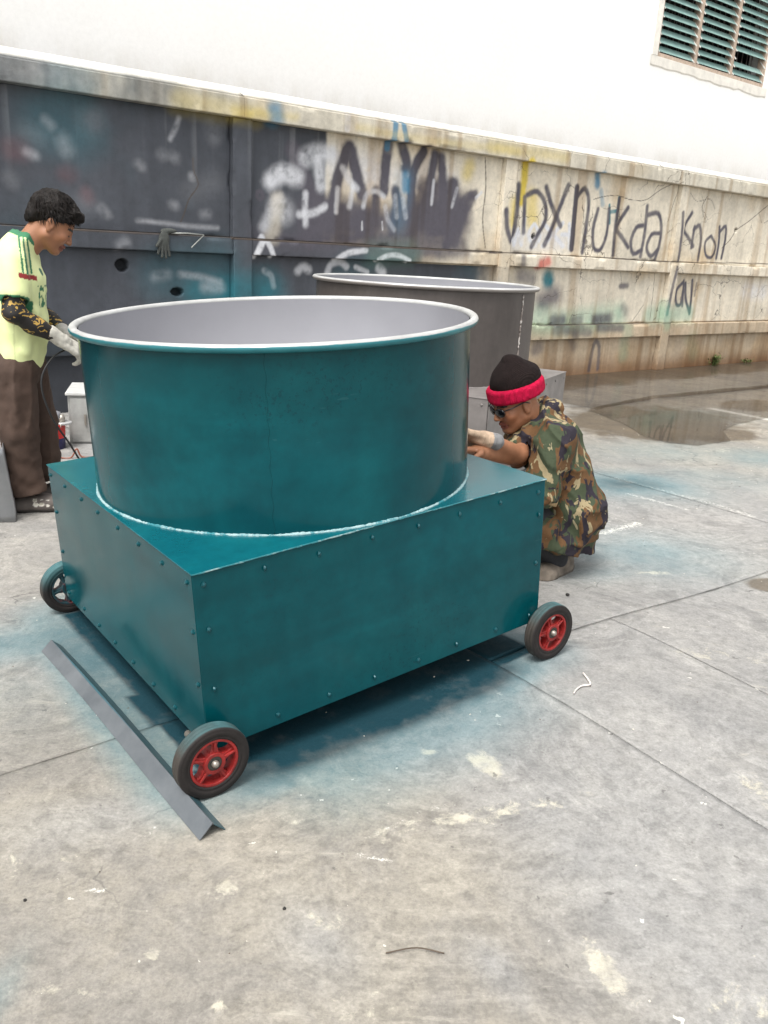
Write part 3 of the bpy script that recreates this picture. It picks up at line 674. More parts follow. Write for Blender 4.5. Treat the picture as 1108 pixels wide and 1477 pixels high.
    (WHITE, 0.018, 0.016, 0.85, [(1.894, 1.668), (1.866, 1.632), (1.839, 1.597), (1.830, 1.561), (1.852, 1.515), (1.891, 1.469), (1.929, 1.447), (1.967, 1.463), (2.002, 1.502), (2.016, 1.543), (1.995, 1.584), (1.954, 1.627), (1.914, 1.670)]),
    (WHITE, 0.021, 0.019, 0.90, [(2.045, 1.690), (2.408, 1.467)]),
    (WHITE, 0.021, 0.019, 0.85, [(2.365, 1.708), (2.072, 1.453)]),
    (WHITE, 0.021, 0.019, 0.90, [(2.474, 1.701), (2.519, 1.458)]),
    (WHITE, 0.078, 0.109, 0.45, [(1.642, 1.500), (2.466, 1.511)]),
    (WHITE, 0.018, 0.016, 0.80, [(2.365, 1.587), (2.516, 1.595)]),
    (BLUE, 0.039, 0.039, 0.70, [(2.856, 2.239), (2.875, 2.147)]),
    (BLUE, 0.026, 0.029, 0.50, [(2.956, 2.086), (3.007, 1.953)]),
    (TEAL, 0.016, 0.011, 0.80, [(3.134, 1.948), (3.176, 1.755)]),
    (TEAL, 0.018, 0.013, 0.80, [(3.293, 2.043), (3.301, 1.790)]),
    (TEAL, 0.018, 0.013, 0.75, [(3.164, 1.875), (3.301, 1.900)]),
    (INK, 0.026, 0.026, 0.84, [(1.402, 1.779), (1.411, 1.723), (1.419, 1.669), (1.432, 1.617), (1.455, 1.569), (1.482, 1.525), (1.509, 1.481)]),
    (INK, 0.026, 0.026, 0.84, [(1.526, 1.494), (1.552, 1.521), (1.578, 1.548), (1.598, 1.588), (1.609, 1.652), (1.614, 1.728), (1.616, 1.805), (1.615, 1.885), (1.612, 1.964), (1.608, 2.043)]),
    (INK, 0.023, 0.023, 0.84, [(1.715, 1.926), (1.719, 1.871), (1.723, 1.817), (1.728, 1.762), (1.734, 1.702), (1.741, 1.642), (1.747, 1.583)]),
    (INK, 0.023, 0.023, 0.84, [(1.750, 1.954), (1.802, 1.975), (1.852, 1.995), (1.901, 1.999), (1.954, 1.974), (2.004, 1.933), (2.041, 1.885), (2.064, 1.832), (2.074, 1.774), (2.069, 1.718), (2.044, 1.665), (2.007, 1.615), (1.971, 1.568), (1.942, 1.521), (1.916, 1.476), (1.891, 1.432)]),
    (INK, 0.026, 0.026, 0.84, [(2.034, 2.052), (2.073, 1.990), (2.112, 1.929), (2.156, 1.867), (2.210, 1.804), (2.268, 1.742), (2.327, 1.679)]),
    (INK, 0.026, 0.026, 0.84, [(2.384, 2.099), (2.347, 2.014), (2.311, 1.931), (2.276, 1.849), (2.239, 1.761), (2.204, 1.677), (2.171, 1.604), (2.144, 1.550), (2.121, 1.509), (2.098, 1.467)]),
    (INK, 0.034, 0.020, 0.95, [(2.531, 2.092), (2.534, 2.001), (2.537, 1.912), (2.540, 1.813), (2.545, 1.695), (2.551, 1.571), (2.556, 1.446)]),
    (INK, 0.023, 0.023, 0.84, [(2.557, 2.002), (2.593, 2.040), (2.629, 2.076), (2.663, 2.090), (2.700, 2.068), (2.735, 2.023), (2.759, 1.963), (2.768, 1.881), (2.767, 1.786), (2.764, 1.690), (2.761, 1.596), (2.756, 1.504), (2.751, 1.412)]),
    (INK, 0.021, 0.021, 0.84, [(2.937, 1.893), (2.917, 1.816), (2.899, 1.741), (2.891, 1.669), (2.899, 1.595), (2.918, 1.526), (2.944, 1.476), (2.981, 1.447), (3.026, 1.439), (3.065, 1.452), (3.099, 1.492), (3.128, 1.553), (3.146, 1.626), (3.149, 1.714), (3.141, 1.810), (3.134, 1.906)]),
    (INK, 0.023, 0.023, 0.84, [(3.301, 2.029), (3.297, 1.924), (3.294, 1.822), (3.293, 1.719), (3.298, 1.613), (3.306, 1.509), (3.314, 1.404)]),
    (INK, 0.023, 0.023, 0.84, [(3.485, 1.944), (3.417, 1.863), (3.351, 1.785), (3.317, 1.720), (3.336, 1.675), (3.386, 1.644), (3.439, 1.612), (3.487, 1.575), (3.537, 1.539), (3.587, 1.502)]),
    (INK, 0.023, 0.023, 0.84, [(3.852, 1.983), (3.860, 1.884), (3.868, 1.788), (3.872, 1.692), (3.869, 1.595), (3.861, 1.502), (3.854, 1.409)]),
    (INK, 0.023, 0.023, 0.84, [(3.819, 1.762), (3.771, 1.755), (3.724, 1.747), (3.686, 1.726), (3.654, 1.678), (3.631, 1.618), (3.624, 1.562), (3.638, 1.509), (3.667, 1.461), (3.704, 1.433), (3.751, 1.437), (3.803, 1.460), (3.856, 1.483)]),
    (INK, 0.023, 0.023, 0.84, [(3.900, 1.893), (3.968, 1.908), (4.035, 1.922), (4.092, 1.917), (4.137, 1.882), (4.170, 1.828), (4.194, 1.768), (4.207, 1.700), (4.210, 1.627), (4.206, 1.558), (4.194, 1.497), (4.176, 1.443), (4.158, 1.389)]),
    (INK, 0.021, 0.021, 0.84, [(4.171, 1.692), (4.115, 1.689), (4.062, 1.687), (4.018, 1.670), (3.983, 1.625), (3.957, 1.568), (3.952, 1.517), (3.975, 1.472), (4.017, 1.434), (4.061, 1.416), (4.102, 1.430), (4.143, 1.463), (4.184, 1.496)]),
    (INK, 0.021, 0.021, 0.84, [(4.530, 1.954), (4.544, 1.869), (4.558, 1.786), (4.568, 1.697), (4.574, 1.596), (4.578, 1.492), (4.581, 1.387)]),
    (INK, 0.021, 0.021, 0.84, [(4.801, 1.971), (4.748, 1.902), (4.698, 1.836), (4.674, 1.779), (4.698, 1.738), (4.748, 1.708), (4.800, 1.677), (4.848, 1.642), (4.897, 1.608), (4.946, 1.574)]),
    (INK, 0.021, 0.021, 0.84, [(4.906, 1.807), (4.906, 1.752), (4.906, 1.698), (4.906, 1.651), (4.907, 1.614), (4.908, 1.586), (4.910, 1.557)]),
    (INK, 0.021, 0.021, 0.84, [(4.904, 1.776), (4.943, 1.802), (4.982, 1.828), (5.017, 1.829), (5.049, 1.791), (5.077, 1.730), (5.097, 1.660), (5.104, 1.580), (5.103, 1.492), (5.102, 1.404)]),
    (INK, 0.018, 0.013, 0.85, [(5.319, 1.718), (5.274, 1.692), (5.230, 1.666), (5.206, 1.633), (5.210, 1.580), (5.233, 1.520), (5.266, 1.475), (5.315, 1.451), (5.373, 1.444), (5.419, 1.454), (5.449, 1.491), (5.465, 1.544), (5.461, 1.596), (5.426, 1.639), (5.372, 1.679), (5.319, 1.718)]),
    (INK, 0.021, 0.015, 0.88, [(5.482, 1.839), (5.498, 1.774), (5.514, 1.711), (5.525, 1.647), (5.529, 1.579), (5.528, 1.512), (5.527, 1.445)]),
    (INK, 0.021, 0.015, 0.88, [(5.503, 1.776), (5.548, 1.811), (5.592, 1.846), (5.627, 1.853), (5.649, 1.818), (5.662, 1.756), (5.669, 1.686), (5.667, 1.611), (5.659, 1.530), (5.651, 1.449)]),
    (INK, 0.021, 0.017, 0.85, [(4.829, 1.108), (4.786, 1.077), (4.743, 1.046), (4.718, 1.009), (4.720, 0.954), (4.738, 0.892), (4.763, 0.848), (4.796, 0.826), (4.835, 0.822), (4.864, 0.838), (4.874, 0.884), (4.874, 0.948), (4.874, 1.011)]),
    (INK, 0.018, 0.015, 0.85, [(4.855, 1.140), (4.911, 0.815)]),
    (INK, 0.021, 0.017, 0.88, [(4.905, 1.109), (4.920, 1.042), (4.935, 0.978), (4.960, 0.914), (5.001, 0.852), (5.051, 0.792), (5.101, 0.732)]),
    (INK, 0.021, 0.017, 0.85, [(5.053, 1.144), (5.068, 1.052), (5.082, 0.962), (5.094, 0.882), (5.100, 0.818), (5.103, 0.767), (5.106, 0.716)]),
    (INK, 0.013, 0.016, 0.50, [(5.158, 1.113), (5.158, 0.949)]),
    (INK, 0.023, 0.021, 0.75, [(4.567, 1.293), (4.552, 1.209), (4.537, 1.128), (4.523, 1.039), (4.513, 0.935), (4.505, 0.827), (4.496, 0.718)]),
    (RED, 0.042, 0.054, 0.70, [(2.020, 1.263), (2.119, 1.293)]),
    (TEAL, 0.068, 0.068, 0.85, [(2.212, 1.118), (2.230, 1.085)]),
    (INK, 0.088, 0.124, 0.75, [(2.168, 0.868), (2.352, 0.925)]),
    (INK, 0.062, 0.081, 0.60, [(1.775, 1.136), (1.943, 1.099)]),
    (INK, 0.026, 0.031, 0.60, [(1.727, 1.320), (1.737, 1.255)]),
    (GREEN, 0.104, 0.146, 0.40, [(2.054, 0.658), (2.214, 0.644), (2.372, 0.630), (2.537, 0.625), (2.721, 0.632), (2.906, 0.648), (3.085, 0.664), (3.253, 0.678), (3.409, 0.692), (3.567, 0.706)]),
    (GREEN, 0.078, 0.109, 0.34, [(4.196, 0.703), (5.106, 0.716)]),
    (GREEN, 0.047, 0.066, 0.25, [(4.435, 0.847), (4.539, 0.555)]),
    (INK, 0.047, 0.056, 0.65, [(2.377, 0.655), (2.554, 0.653)]),
    (INK, 0.042, 0.050, 0.55, [(2.736, 0.652), (2.852, 0.651)]),
    (INK, 0.052, 0.062, 0.70, [(3.134, 0.658), (3.400, 0.668)]),
    (INK, 0.026, 0.031, 0.70, [(3.541, 1.050), (3.665, 1.057)]),
    (INK, 0.042, 0.054, 0.40, [(3.648, 0.798), (3.710, 0.752)]),
    (INK, 0.036, 0.047, 0.60, [(3.154, 0.558), (3.602, 0.552)]),
    (INK, 0.047, 0.061, 0.50, [(2.372, 0.554), (2.972, 0.515)]),
    (INK, 0.023, 0.023, 0.65, [(3.135, 0.052), (3.138, 0.117), (3.141, 0.179), (3.147, 0.237), (3.157, 0.300), (3.170, 0.357), (3.189, 0.390), (3.217, 0.392), (3.249, 0.370), (3.275, 0.326), (3.289, 0.251), (3.297, 0.156), (3.305, 0.060)]),
    (INK, 0.057, 0.080, 0.50, [(2.128, 0.329), (2.190, 0.341)]),
    (INK, 0.042, 0.058, 0.40, [(2.720, 0.490), (2.795, 0.339)]),
    (GREEN, 0.062, 0.094, 0.25, [(3.734, 0.534), (3.780, 0.217)]),
    (GREEN, 0.078, 0.117, 0.15, [(5.194, 0.411), (5.347, 0.200)]),
    (WHITE, 0.078, 0.109, 0.50, [(6.415, 1.030), (6.910, 1.017)]),
    (CRACK, 0.003, 0.003, 0.90, [(2.839, 1.990), (2.904, 2.007), (2.968, 2.024), (3.036, 2.037), (3.109, 2.049), (3.184, 2.057), (3.265, 2.060), (3.363, 2.052), (3.466, 2.039), (3.563, 2.031), (3.654, 2.033), (3.736, 2.041), (3.808, 2.055), (3.869, 2.078), (3.918, 2.107), (3.968, 2.136), (4.020, 2.163), (4.070, 2.189), (4.130, 2.215), (4.207, 2.243), (4.290, 2.271), (4.374, 2.300)]),
    (CRACK, 0.003, 0.003, 0.85, [(4.201, 1.221), (4.210, 1.114), (4.219, 1.009), (4.226, 0.909), (4.232, 0.814), (4.236, 0.727), (4.240, 0.639)]),
    (CRACK, 0.003, 0.002, 0.80, [(4.057, 0.830), (4.030, 0.798), (4.003, 0.768), (3.974, 0.736), (3.940, 0.700), (3.904, 0.663), (3.868, 0.627)]),
    (CRACK, 0.004, 0.003, 0.90, [(5.628, 1.580), (5.686, 1.617), (5.742, 1.654), (5.794, 1.692), (5.832, 1.736), (5.864, 1.780), (5.910, 1.823), (5.987, 1.864), (6.076, 1.903), (6.163, 1.943), (6.245, 1.987), (6.323, 2.031), (6.398, 2.073), (6.469, 2.113), (6.536, 2.150), (6.602, 2.187)]),
    (CRACK, 0.003, 0.002, 0.85, [(6.398, 2.073), (6.443, 2.024), (6.487, 1.977), (6.532, 1.947), (6.581, 1.949), (6.628, 1.969), (6.676, 1.989)]),
    (CRACK, 0.003, 0.003, 0.80, [(4.400, 2.404), (4.413, 2.332), (4.425, 2.262), (4.429, 2.201), (4.419, 2.158), (4.401, 2.125), (4.381, 2.078), (4.359, 2.005), (4.335, 1.920), (4.311, 1.835)]),
    (CRACK, 0.003, 0.002, 0.70, [(3.502, 1.219), (3.561, 1.071)]),
    (CRACK, 0.005, 0.004, 0.85, [(1.205, 1.353), (1.453, 1.359), (1.702, 1.365), (1.982, 1.369), (2.325, 1.370), (2.698, 1.369), (3.083, 1.367), (3.487, 1.365), (3.893, 1.362), (4.300, 1.363), (4.709, 1.368), (5.104, 1.376), (5.515, 1.385), (5.963, 1.393), (6.417, 1.401), (6.893, 1.410)]),
    (CRACK, 0.004, 0.003, 0.70, [(2.105, 0.601), (2.478, 0.601), (2.856, 0.602), (3.242, 0.602), (3.641, 0.603), (4.035, 0.604), (4.442, 0.605), (4.876, 0.606), (5.311, 0.608), (5.758, 0.609), (6.229, 0.611), (6.699, 0.612), (7.191, 0.614)]),
    (CRACK, 0.005, 0.005, 0.70, [(5.084, 2.190), (5.052, 2.146), (5.021, 2.103), (5.005, 2.061), (5.017, 2.020), (5.044, 1.981), (5.071, 1.942)]),
    (CRACK, 0.003, 0.003, 0.60, [(4.673, 2.220), (4.738, 2.178), (4.802, 2.137), (4.874, 2.114), (4.967, 2.125), (5.065, 2.154), (5.151, 2.164), (5.212, 2.138), (5.259, 2.094), (5.306, 2.051)]),
]
def wall_paint(s, z):
    """colour of the wall surface at (s, z)"""
    w1 = n2(s, z, 1.1, 41) - 0.5; w2 = n2(s, z, 5, 42) - 0.5; w3 = n2(s * 6, z * 0.7, 3, 43) - 0.5
    c = BEIGE[None] * (1 + 0.45 * w1 + 0.4 * w2 + 0.25 * w3)[:, None]
    # yellow brown water stains and damp foot
    stn = sst(0.08, 0.3, n2(s, z, 1.7, 44) - 0.42)
    c = c * (1 - 0.3 * stn[:, None] * np.array((0.5, 0.8, 1.2)))
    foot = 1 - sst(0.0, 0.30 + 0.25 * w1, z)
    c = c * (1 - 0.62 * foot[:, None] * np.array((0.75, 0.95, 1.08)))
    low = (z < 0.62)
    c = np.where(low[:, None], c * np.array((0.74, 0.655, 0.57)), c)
    c = np.where((z > 2.27)[:, None], 0.45 * c + 0.55 * np.array((0.42, 0.40, 0.335)) * (1 + 0.7 * w2 + 0.5 * w3)[:, None], c)
    # the old dark grey coat: everything left, thinning out to the right, lower down it reaches further
    edge = np.where(z > 2.27, -2.4, np.where(z > 1.36, -0.82, np.where(z > 1.22, 0.35, np.where(z > 0.6, 1.32, 1.6))))
    wd_ = np.where(z > 2.27, 1.3, np.where(z > 1.36, 0.02, 0.30))
    dk = 1 - sst(-1, 1, (s + w2 * wd_ * 1.5 + w1 * wd_ - edge) / wd_)
    dcol = DARK[None] * (1 + 0.5 * w1 + 0.45 * w2 + 0.3 * w3)[:, None]
    tq = sst(0.03, 0.22, n2(s, z, 1.3, 46) - 0.5)[:, None]
    dcol = dcol * (1 - 0.4 * tq) + 0.4 * tq * np.array((0.045, 0.105, 0.125))
    top = (z > 2.27)[:, None]
    dcol = np.where(top, dcol * 0.4 + 0.6 * np.array((0.20, 0.21, 0.20)) * (1 + w2 + w3)[:, None], dcol)
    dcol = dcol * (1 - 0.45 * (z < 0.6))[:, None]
    c = c * (1 - dk[:, None]) + dcol * dk[:, None]
    nz = n2(s, z, 22, 47, 3) - 0.5; nb = n2(s, z, 7, 48, 3) - 0.5
    for col, hw, soft, al, pts in STROKES:
        P = np.array(pts); mg = hw + soft * 1.5
        m_ = (s > P[:, 0].min() - mg) & (s < P[:, 0].max() + mg) & (z > P[:, 1].min() - mg) & (z < P[:, 1].max() + mg)
        if not m_.any(): continue
        d = segd(s[m_], z[m_], pts) + nz[m_] * min(soft, 0.05) * 0.5 + nb[m_] * soft * 0.35
        a = al * 1.12 * (1 - sst(hw - soft * 0.5, hw + soft, d)) * (1.0 + 0.6 * nb[m_])
        if col is WHITE: a = a * np.clip(0.25 + 1.7 * (nz[m_] + nb[m_] + 0.5), 0.1, 1.0)
        c[m_] = c[m_] * (1 - np.clip(a, 0, 1)[:, None]) + col * np.clip(a, 0, 1)[:, None]
    # rain streaks
    rs = sst(0.12, 0.3, n2(s * 14, z * 0.5, 1, 49, 3) - 0.5) * sst(1.6, 2.2, z) * (z < 2.27)
    c = c + (0.07 * rs * dk)[:, None]
    rs2 = sst(0.05, 0.25, n2(s * 9, z * 0.4, 1, 50, 3) - 0.5)
    c = c * (1 - 0.30 * (rs2 * (1 - dk))[:, None] * np.array((0.8, 1, 1.2)))
    cop = sst(2.418, 2.45, z)[:, None] * (0.55 + 0.45 * sst(-0.2, 0.15, w1 + w2))[:, None]
    c = c * (1 - cop) + cop * np.array((0.72, 0.70, 0.64))
    return np.clip(c, 0.01, 0.78)

def wallmat():
    t = NT('sprayed_wall_plaster')
    f = t.noise(18, 8, 0.75); g = t.noise(90, 4, 0.6)
    a = t.mix(0.9, t.attr('Col'), t.ramp(f, [(0.25, 0.72), (0.5, 1.0), (0.75, 1.2)]), 'MULTIPLY')
    vc = t.n('ShaderNodeTexVoronoi', feature='DISTANCE_TO_EDGE'); vc.inputs['Scale'].default_value = 1.7
    nz = t.n('ShaderNodeTexNoise'); nz.inputs['Scale'].default_value = 4; nz.inputs['Detail'].default_value = 6; t.l(t.tc.outputs['Object'], nz.inputs['Vector'])
    sc = t.n('ShaderNodeVectorMath', operation='SCALE'); sc.inputs['Scale'].default_value = 0.35; t.l(nz.outputs['Color'], sc.inputs[0])
    ds = t.n('ShaderNodeVectorMath', operation='ADD'); t.l(t.tc.outputs['Object'], ds.inputs[0]); t.l(sc.outputs[0], ds.inputs[1]); t.l(ds.outputs[0], vc.inputs['Vector'])
    hc = t.math('MULTIPLY', t.math('LESS_THAN', vc.outputs['Distance'], 0.006), t.math('MULTIPLY', t.attr('craze', 'Fac'), t.ramp(t.noise(1.5, 4), [(0.45, 0.0), (0.55, 0.7)])))
    a = t.mix(hc, a, tuple(CRACK))
    t.set(Base_Color=a, Roughness=t.ramp(f, [(0.3, 0.55), (0.7, 0.85)]))
    t.b.inputs['Specular IOR Level'].default_value = 0.35
    h = t.math('ADD', t.math('MULTIPLY', f, 0.8), t.math('MULTIPLY', g, 0.3))
    t.bump(t.math('SUBTRACT', h, t.math('MULTIPLY', hc, 1.5)), 0.4, 0.008)
    return t.m
M_WALL = wallmat()
def hole_push(s, z):
    y = np.zeros_like(s)
    for (hs_, hz, rs, rz) in HOLES:
        r = np.hypot((s - hs_) / rs, (z - hz) / rz) + 0.5 * (n2(s, z, 14, 61) - 0.5)
        y = np.maximum(y, 0.07 * (1 - sst(0.75, 1.0, r)))
    return y
HOLES = [(-2.675, 1.113, 0.055, 0.05), (-2.224, 0.918, 0.06, 0.035), (5.892, 1.819, 0.035, 0.03), (1.905, 1.546, 0.03, 0.03)]
def wall_block(name, s0, s1, z0, z1, t0, t1, step, rough=0.004, slope=0.0):
    """a slab of wall: gridded front, plain returns; t = how far it stands proud"""
    ns = max(1, int((s1 - s0) / step)); nz_ = max(1, int((z1 - z0) / step))
    S, Z = np.meshgrid(np.linspace(s0, s1, ns + 1), np.linspace(z0, z1, nz_ + 1), indexing='ij')
    sf, zf = S.ravel(), Z.ravel()
    dy = rough * (n2(sf, zf, 2.5, 55, 4) - 0.5) * 2
    chip = 0.020 * np.maximum(n2(sf, zf, 5, 56, 4) - 0.6, 0) * 5
    bord = np.minimum(np.minimum(sf - s0, s1 - sf), np.minimum(zf - z0, z1 - zf))
    chip = chip * (1 - sst(0.0, 0.035, bord)) if rough > 0 else chip * 0
    y = -t1 + dy + chip + (hole_push(sf, zf) if step < 0.02 else 0) + slope * (zf - z0)
    V = np.stack([sf, y, zf], -1)
    I = np.arange(len(V)).reshape(ns + 1, nz_ + 1)
    Q = np.stack([I[:-1, :-1], I[1:, :-1], I[1:, 1:], I[:-1, 1:]], -1).reshape(-1, 4)
    ring = np.concatenate([I[:, 0], I[-1, 1:], I[-2::-1, -1], I[0, -2:0:-1]])
    back = V[ring].copy(); back[:, 1] = -t0
    nv = len(V); V = np.concatenate([V, back]); k = np.arange(len(ring)); k2 = np.roll(k, -1)
    Q = np.concatenate([Q, np.stack([ring[k2], ring[k], nv + k, nv + k2], -1)])
    me = bpy.data.meshes.new(name)
    me.vertices.add(len(V)); me.vertices.foreach_set('co', V.astype(np.float32).ravel())
    me.loops.add(Q.size); me.loops.foreach_set('vertex_index', Q.ravel().astype(np.int32))
    me.polygons.add(len(Q)); me.polygons.foreach_set('loop_start', np.arange(0, Q.size, 4, dtype=np.int32))
    sm = np.ones(len(Q), bool); sm[-len(ring):] = False; me.polygons.foreach_set('use_smooth', sm)
    me.update(calc_edges=True)
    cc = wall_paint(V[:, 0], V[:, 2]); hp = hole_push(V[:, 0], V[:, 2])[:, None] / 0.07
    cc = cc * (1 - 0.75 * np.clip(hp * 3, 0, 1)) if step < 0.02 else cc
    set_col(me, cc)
    set_f(me, 'craze', sst(0.6, 2.0, V[:, 0]) * (V[:, 2] > 0.6))
    return link_mesh(name, me, M_WALL, wall)
P0, PS, PW = -1.745, 3.09, 0.17
for i in range(-2, 4):
    a, b = P0 + i * PS + PW, P0 + (i + 1) * PS
    stp = 0.009 if i in (-1, 0, 1) else (0.012 if i == 2 else 0.06)
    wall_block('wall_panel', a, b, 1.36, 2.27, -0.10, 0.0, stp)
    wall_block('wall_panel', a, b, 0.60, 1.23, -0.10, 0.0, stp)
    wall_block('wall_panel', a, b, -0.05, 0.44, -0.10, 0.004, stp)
    wall_block('rail', a, b, 1.2301, 1.3599, -0.10, 0.060, stp)
    wall_block('rail', a, b, 0.4401, 0.5999, -0.10, 0.060, stp)
    wall_block('top_beam', a - PW * 0.5, b + PW * 0.5, 2.2701, 2.42, -0.12, 0.095, stp)
    wall_block('coping', a - PW * 0.5, b + PW * 0.5, 2.4201, 2.505, -0.12, 0.085, 0.03, rough=0.004, slope=1.6)
    sp_ = 0.009 if i in (-1, 0, 1, 2) else 0.05
    wall_block('post', a - PW, a, 1.3601, 2.2699, -0.10, 0.056, sp_)
    wall_block('post', a - PW, a, -0.05, 1.3599, -0.10, 0.068, sp_)

# things caught on the wall
M_RAG = simple('dirty_glove_cloth', (0.055, 0.06, 0.055), 0.95, var=0.4, bump=0.5)
def wl(s, t, z): return Vector((W0[0] + s * WU[0] + t * WN[0], W0[1] + s * WU[1] + t * WN[1], z))
gs, gzz = (-2.358, 1.317)
g_ = empty('work_glove', wl(gs, 0.075, gzz), WA, 'dark dirty work glove hanging over the middle rail of the grey wall', 'glove')
prims = [EL((0, 0, 0.0), (0.045, 0.022, 0.06), 0.02), EL((0.05, 0.02, 0.065), (0.07, 0.03, 0.022), 0.02)]
for k, (dx, L) in enumerate(((-0.045, 0.06), (-0.02, 0.085), (0.006, 0.09), (0.03, 0.075))):
    prims.append(RC((dx * 0.8, -0.004, -0.03), (dx * 1.25, -0.012, -0.045 - L), 0.013, 0.010, 0.008))
prims.append(RC((-0.03, -0.01, 0.0), (-0.07, -0.02, -0.05), 0.014, 0.011, 0.008))
sdf_mesh('glove_cloth', prims, M_RAG, g_, 0.005)
r_ = MB(); p0 = wl(*(lambda q: (q[0], 0.07, q[1]))((-2.294, 1.367))); p1 = wl(*(lambda q: (q[0], 0.09, q[1]))((-2.026, 1.367))); p2 = wl(*(lambda q: (q[0], 0.17, q[1]))((-2.174, 1.268)))
r_.tube([p0, (p0 + p1) / 2 + Vector((0, 0, 0.006)), p1], 0.006, 6); r_.tube([p1, (p1 + p2) / 2, p2], 0.005, 6)
tag(r_.build('bent_wire', simple('dull_wire', (0.30, 0.31, 0.29), 0.5, 0.4), smooth=True), 'bent pale wire poking out of the grey wall above the rail', 'wire')

# weeds at the wall foot
M_LEAF = simple('weed_leaf', (0.085, 0.12, 0.03), 0.6, var=0.45, scale=40, bump=0)
def weed(s, t, n, hgt, spread, label):
    o = empty('weed', wl(s, t, 0.0), WA, label, 'weed', 'weeds at the wall foot')
    lf, stm = MB(), MB()
    for k in range(n):
        a = random.uniform(0, 6.28); L = hgt * random.uniform(0.5, 1.0); lean = random.uniform(0.1, 1.0) * spread
        base = Vector((random.gauss(0, spread * 0.25), random.gauss(0, 0.03), 0)); tip = base + Vector((math.cos(a) * lean, math.sin(a) * lean * 0.35 - 0.02, L))
        midp = (base + tip) / 2 + Vector((0, 0, 0.02)); stm.tube([base, midp, tip], [0.0025, 0.002, 0.001], 4)
        for q in range(7):
            f = 0.3 + 0.7 * q / 6; c = base.lerp(tip, f); d = Vector((random.gauss(0, 1), random.gauss(0, 1), random.uniform(-0.2, 0.7))).normalized(); l = random.uniform(0.02, 0.045)
            w = d.cross(Vector((0, 0, 1))).normalized() * l * 0.3
            lf.add([c, c + d * l * 0.5 + w, c + d * l, c + d * l * 0.5 - w + Vector((0, 0, 0.004))], [(0, 1, 2, 3)])
    tag(lf.build('leaves', M_LEAF, o, fix=False), kind='stuff'); stm.build('stems', M_LEAF, o)
weed(*((5.858, 0.084))[:1], 0.03, 34, 0.17, 0.17, 'bushy green weed growing at the foot of the beige wall by the water')
weed(*((6.683, -0.048))[:1], 0.05, 9, 0.07, 0.22, 'small sparse weed creeping along the wall foot right of the bushy one')

# ================================================================ BUILDING behind the wall
BO = 0.8
bld = empty('white_building', (W0[0] - WN[0] * BO, W0[1] - WN[1] * BO, 0), WA, 'tall white rendered building rising behind the yard wall', 'building')
def whitewall():
    t = NT('white_render')
    big = t.noise(0.9, 6, 0.65); st_ = t.noise(1.6, 6, 0.7, stretch=(1, 1, 0.25)); fine = t.noise(25, 6, 0.7)
    gm = t.n('ShaderNodeSeparateXYZ'); t.l(t.tc.outputs['Object'], gm.inputs[0])
    a = t.ramp(big, [(0.3, (0.85, 0.835, 0.805)), (0.7, (0.88, 0.87, 0.845))])
    # grimy band left by splashing above the coping
    band = t.math('MULTIPLY', t.ramp(st_, [(0.42, 0.0), (0.62, 1.0)]), t.math('SUBTRACT', 1.0, t.ramp(t.math('MULTIPLY', t.math('SUBTRACT', gm.outputs[2], 2.55), 1.6), [(0.0, 0.0), (0.42, 1.0)])))
    a = t.mix(t.math('MULTIPLY', band, 0.4), a, (0.42, 0.36, 0.24))
    a = t.mix(0.5, a, t.ramp(fine, [(0.3, 0.9), (0.7, 1.05)]), 'MULTIPLY')
    # worn render round the window
    t.set(Base_Color=a, Roughness=0.85)
    t.bump(fine, 0.2, 0.006)
    return t.m
M_WHITE = whitewall()
WX0, WX1, WZ0, WZ1 = 4.715, 7.33, 3.845, 5.25
m = MB()
m.box(-9, WX0, 0, 0.3, 0, 8.5); m.box(WX1, 14, 0, 0.3, 0, 8.5); m.box(WX0, WX1, 0, 0.3, 0, WZ0); m.box(WX0, WX1, 0, 0.3, WZ1, 8.5)
m.build('wall', M_WHITE, bld)
M_REV = simple('chipped_render', (0.76, 0.73, 0.66), 0.9, var=0.12, scale=8, bump=0.5)
m = MB(); N_ = 60
vs = []; fs = []
for k in range(N_ + 1):   # ragged mortar collar under and beside the window
    s_ = WX0 - 0.12 + (WX1 - WX0 + 0.2) * k / N_; dn = 0.10 + 0.06 * float(n2(np.array([s_]), np.array([0.0]), 4, 71)[0]) * (1 + 0.6 * k / N_)
    vs += [(s_, -0.012, WZ0 - 0.004), (s_, -0.009, WZ0 - dn * 0.8), (s_, 0.004, WZ0 - dn)]
    if k: b = 3 * (k - 1); fs += [(b, b + 1, b + 4, b + 3), (b + 1, b + 2, b + 5, b + 4)]
m.add(vs, fs); m.box(WX0 - 0.11, WX0, -0.012, 0.004, WZ0, WZ1 + 0.1); m.build('mortar_collar', M_REV, bld)
m = MB(); m.box(WX0 - 0.3, WX1 + 0.3, 0.9, 0.95, WZ0 - 0.4, WZ1 + 0.4); m.box(WX0 - 0.3, WX1 + 0.3, 0.31, 0.95, WZ0 - 0.45, WZ0 - 0.4)
m.box(WX0 - 0.4, WX0 - 0.3, 0.301, 0.95, WZ0 - 0.45, WZ1 + 0.5); m.box(WX1 + 0.3, WX1 + 0.4, 0.301, 0.95, WZ0 - 0.45, WZ1 + 0.5); m.box(WX0 - 0.3, WX1 + 0.3, 0.301, 0.899, WZ1 + 0.4, WZ1 + 0.45)
m.build('room_interior', simple('dark_room', (0.02, 0.018, 0.018), 0.9), bld)
M_FRAME = simple('bare_wood_frame', (0.46, 0.36, 0.28), 0.7, var=0.25, scale=20, bump=0.3)
M_CLIP = simple('pale_clip_metal', (0.68, 0.67, 0.63), 0.5, 0.2, bump=0)
win = MB(); cols = []
fx = [WX0, WX0 + (WX1 - WX0) / 3, WX0 + 2 * (WX1 - WX0) / 3, WX1]
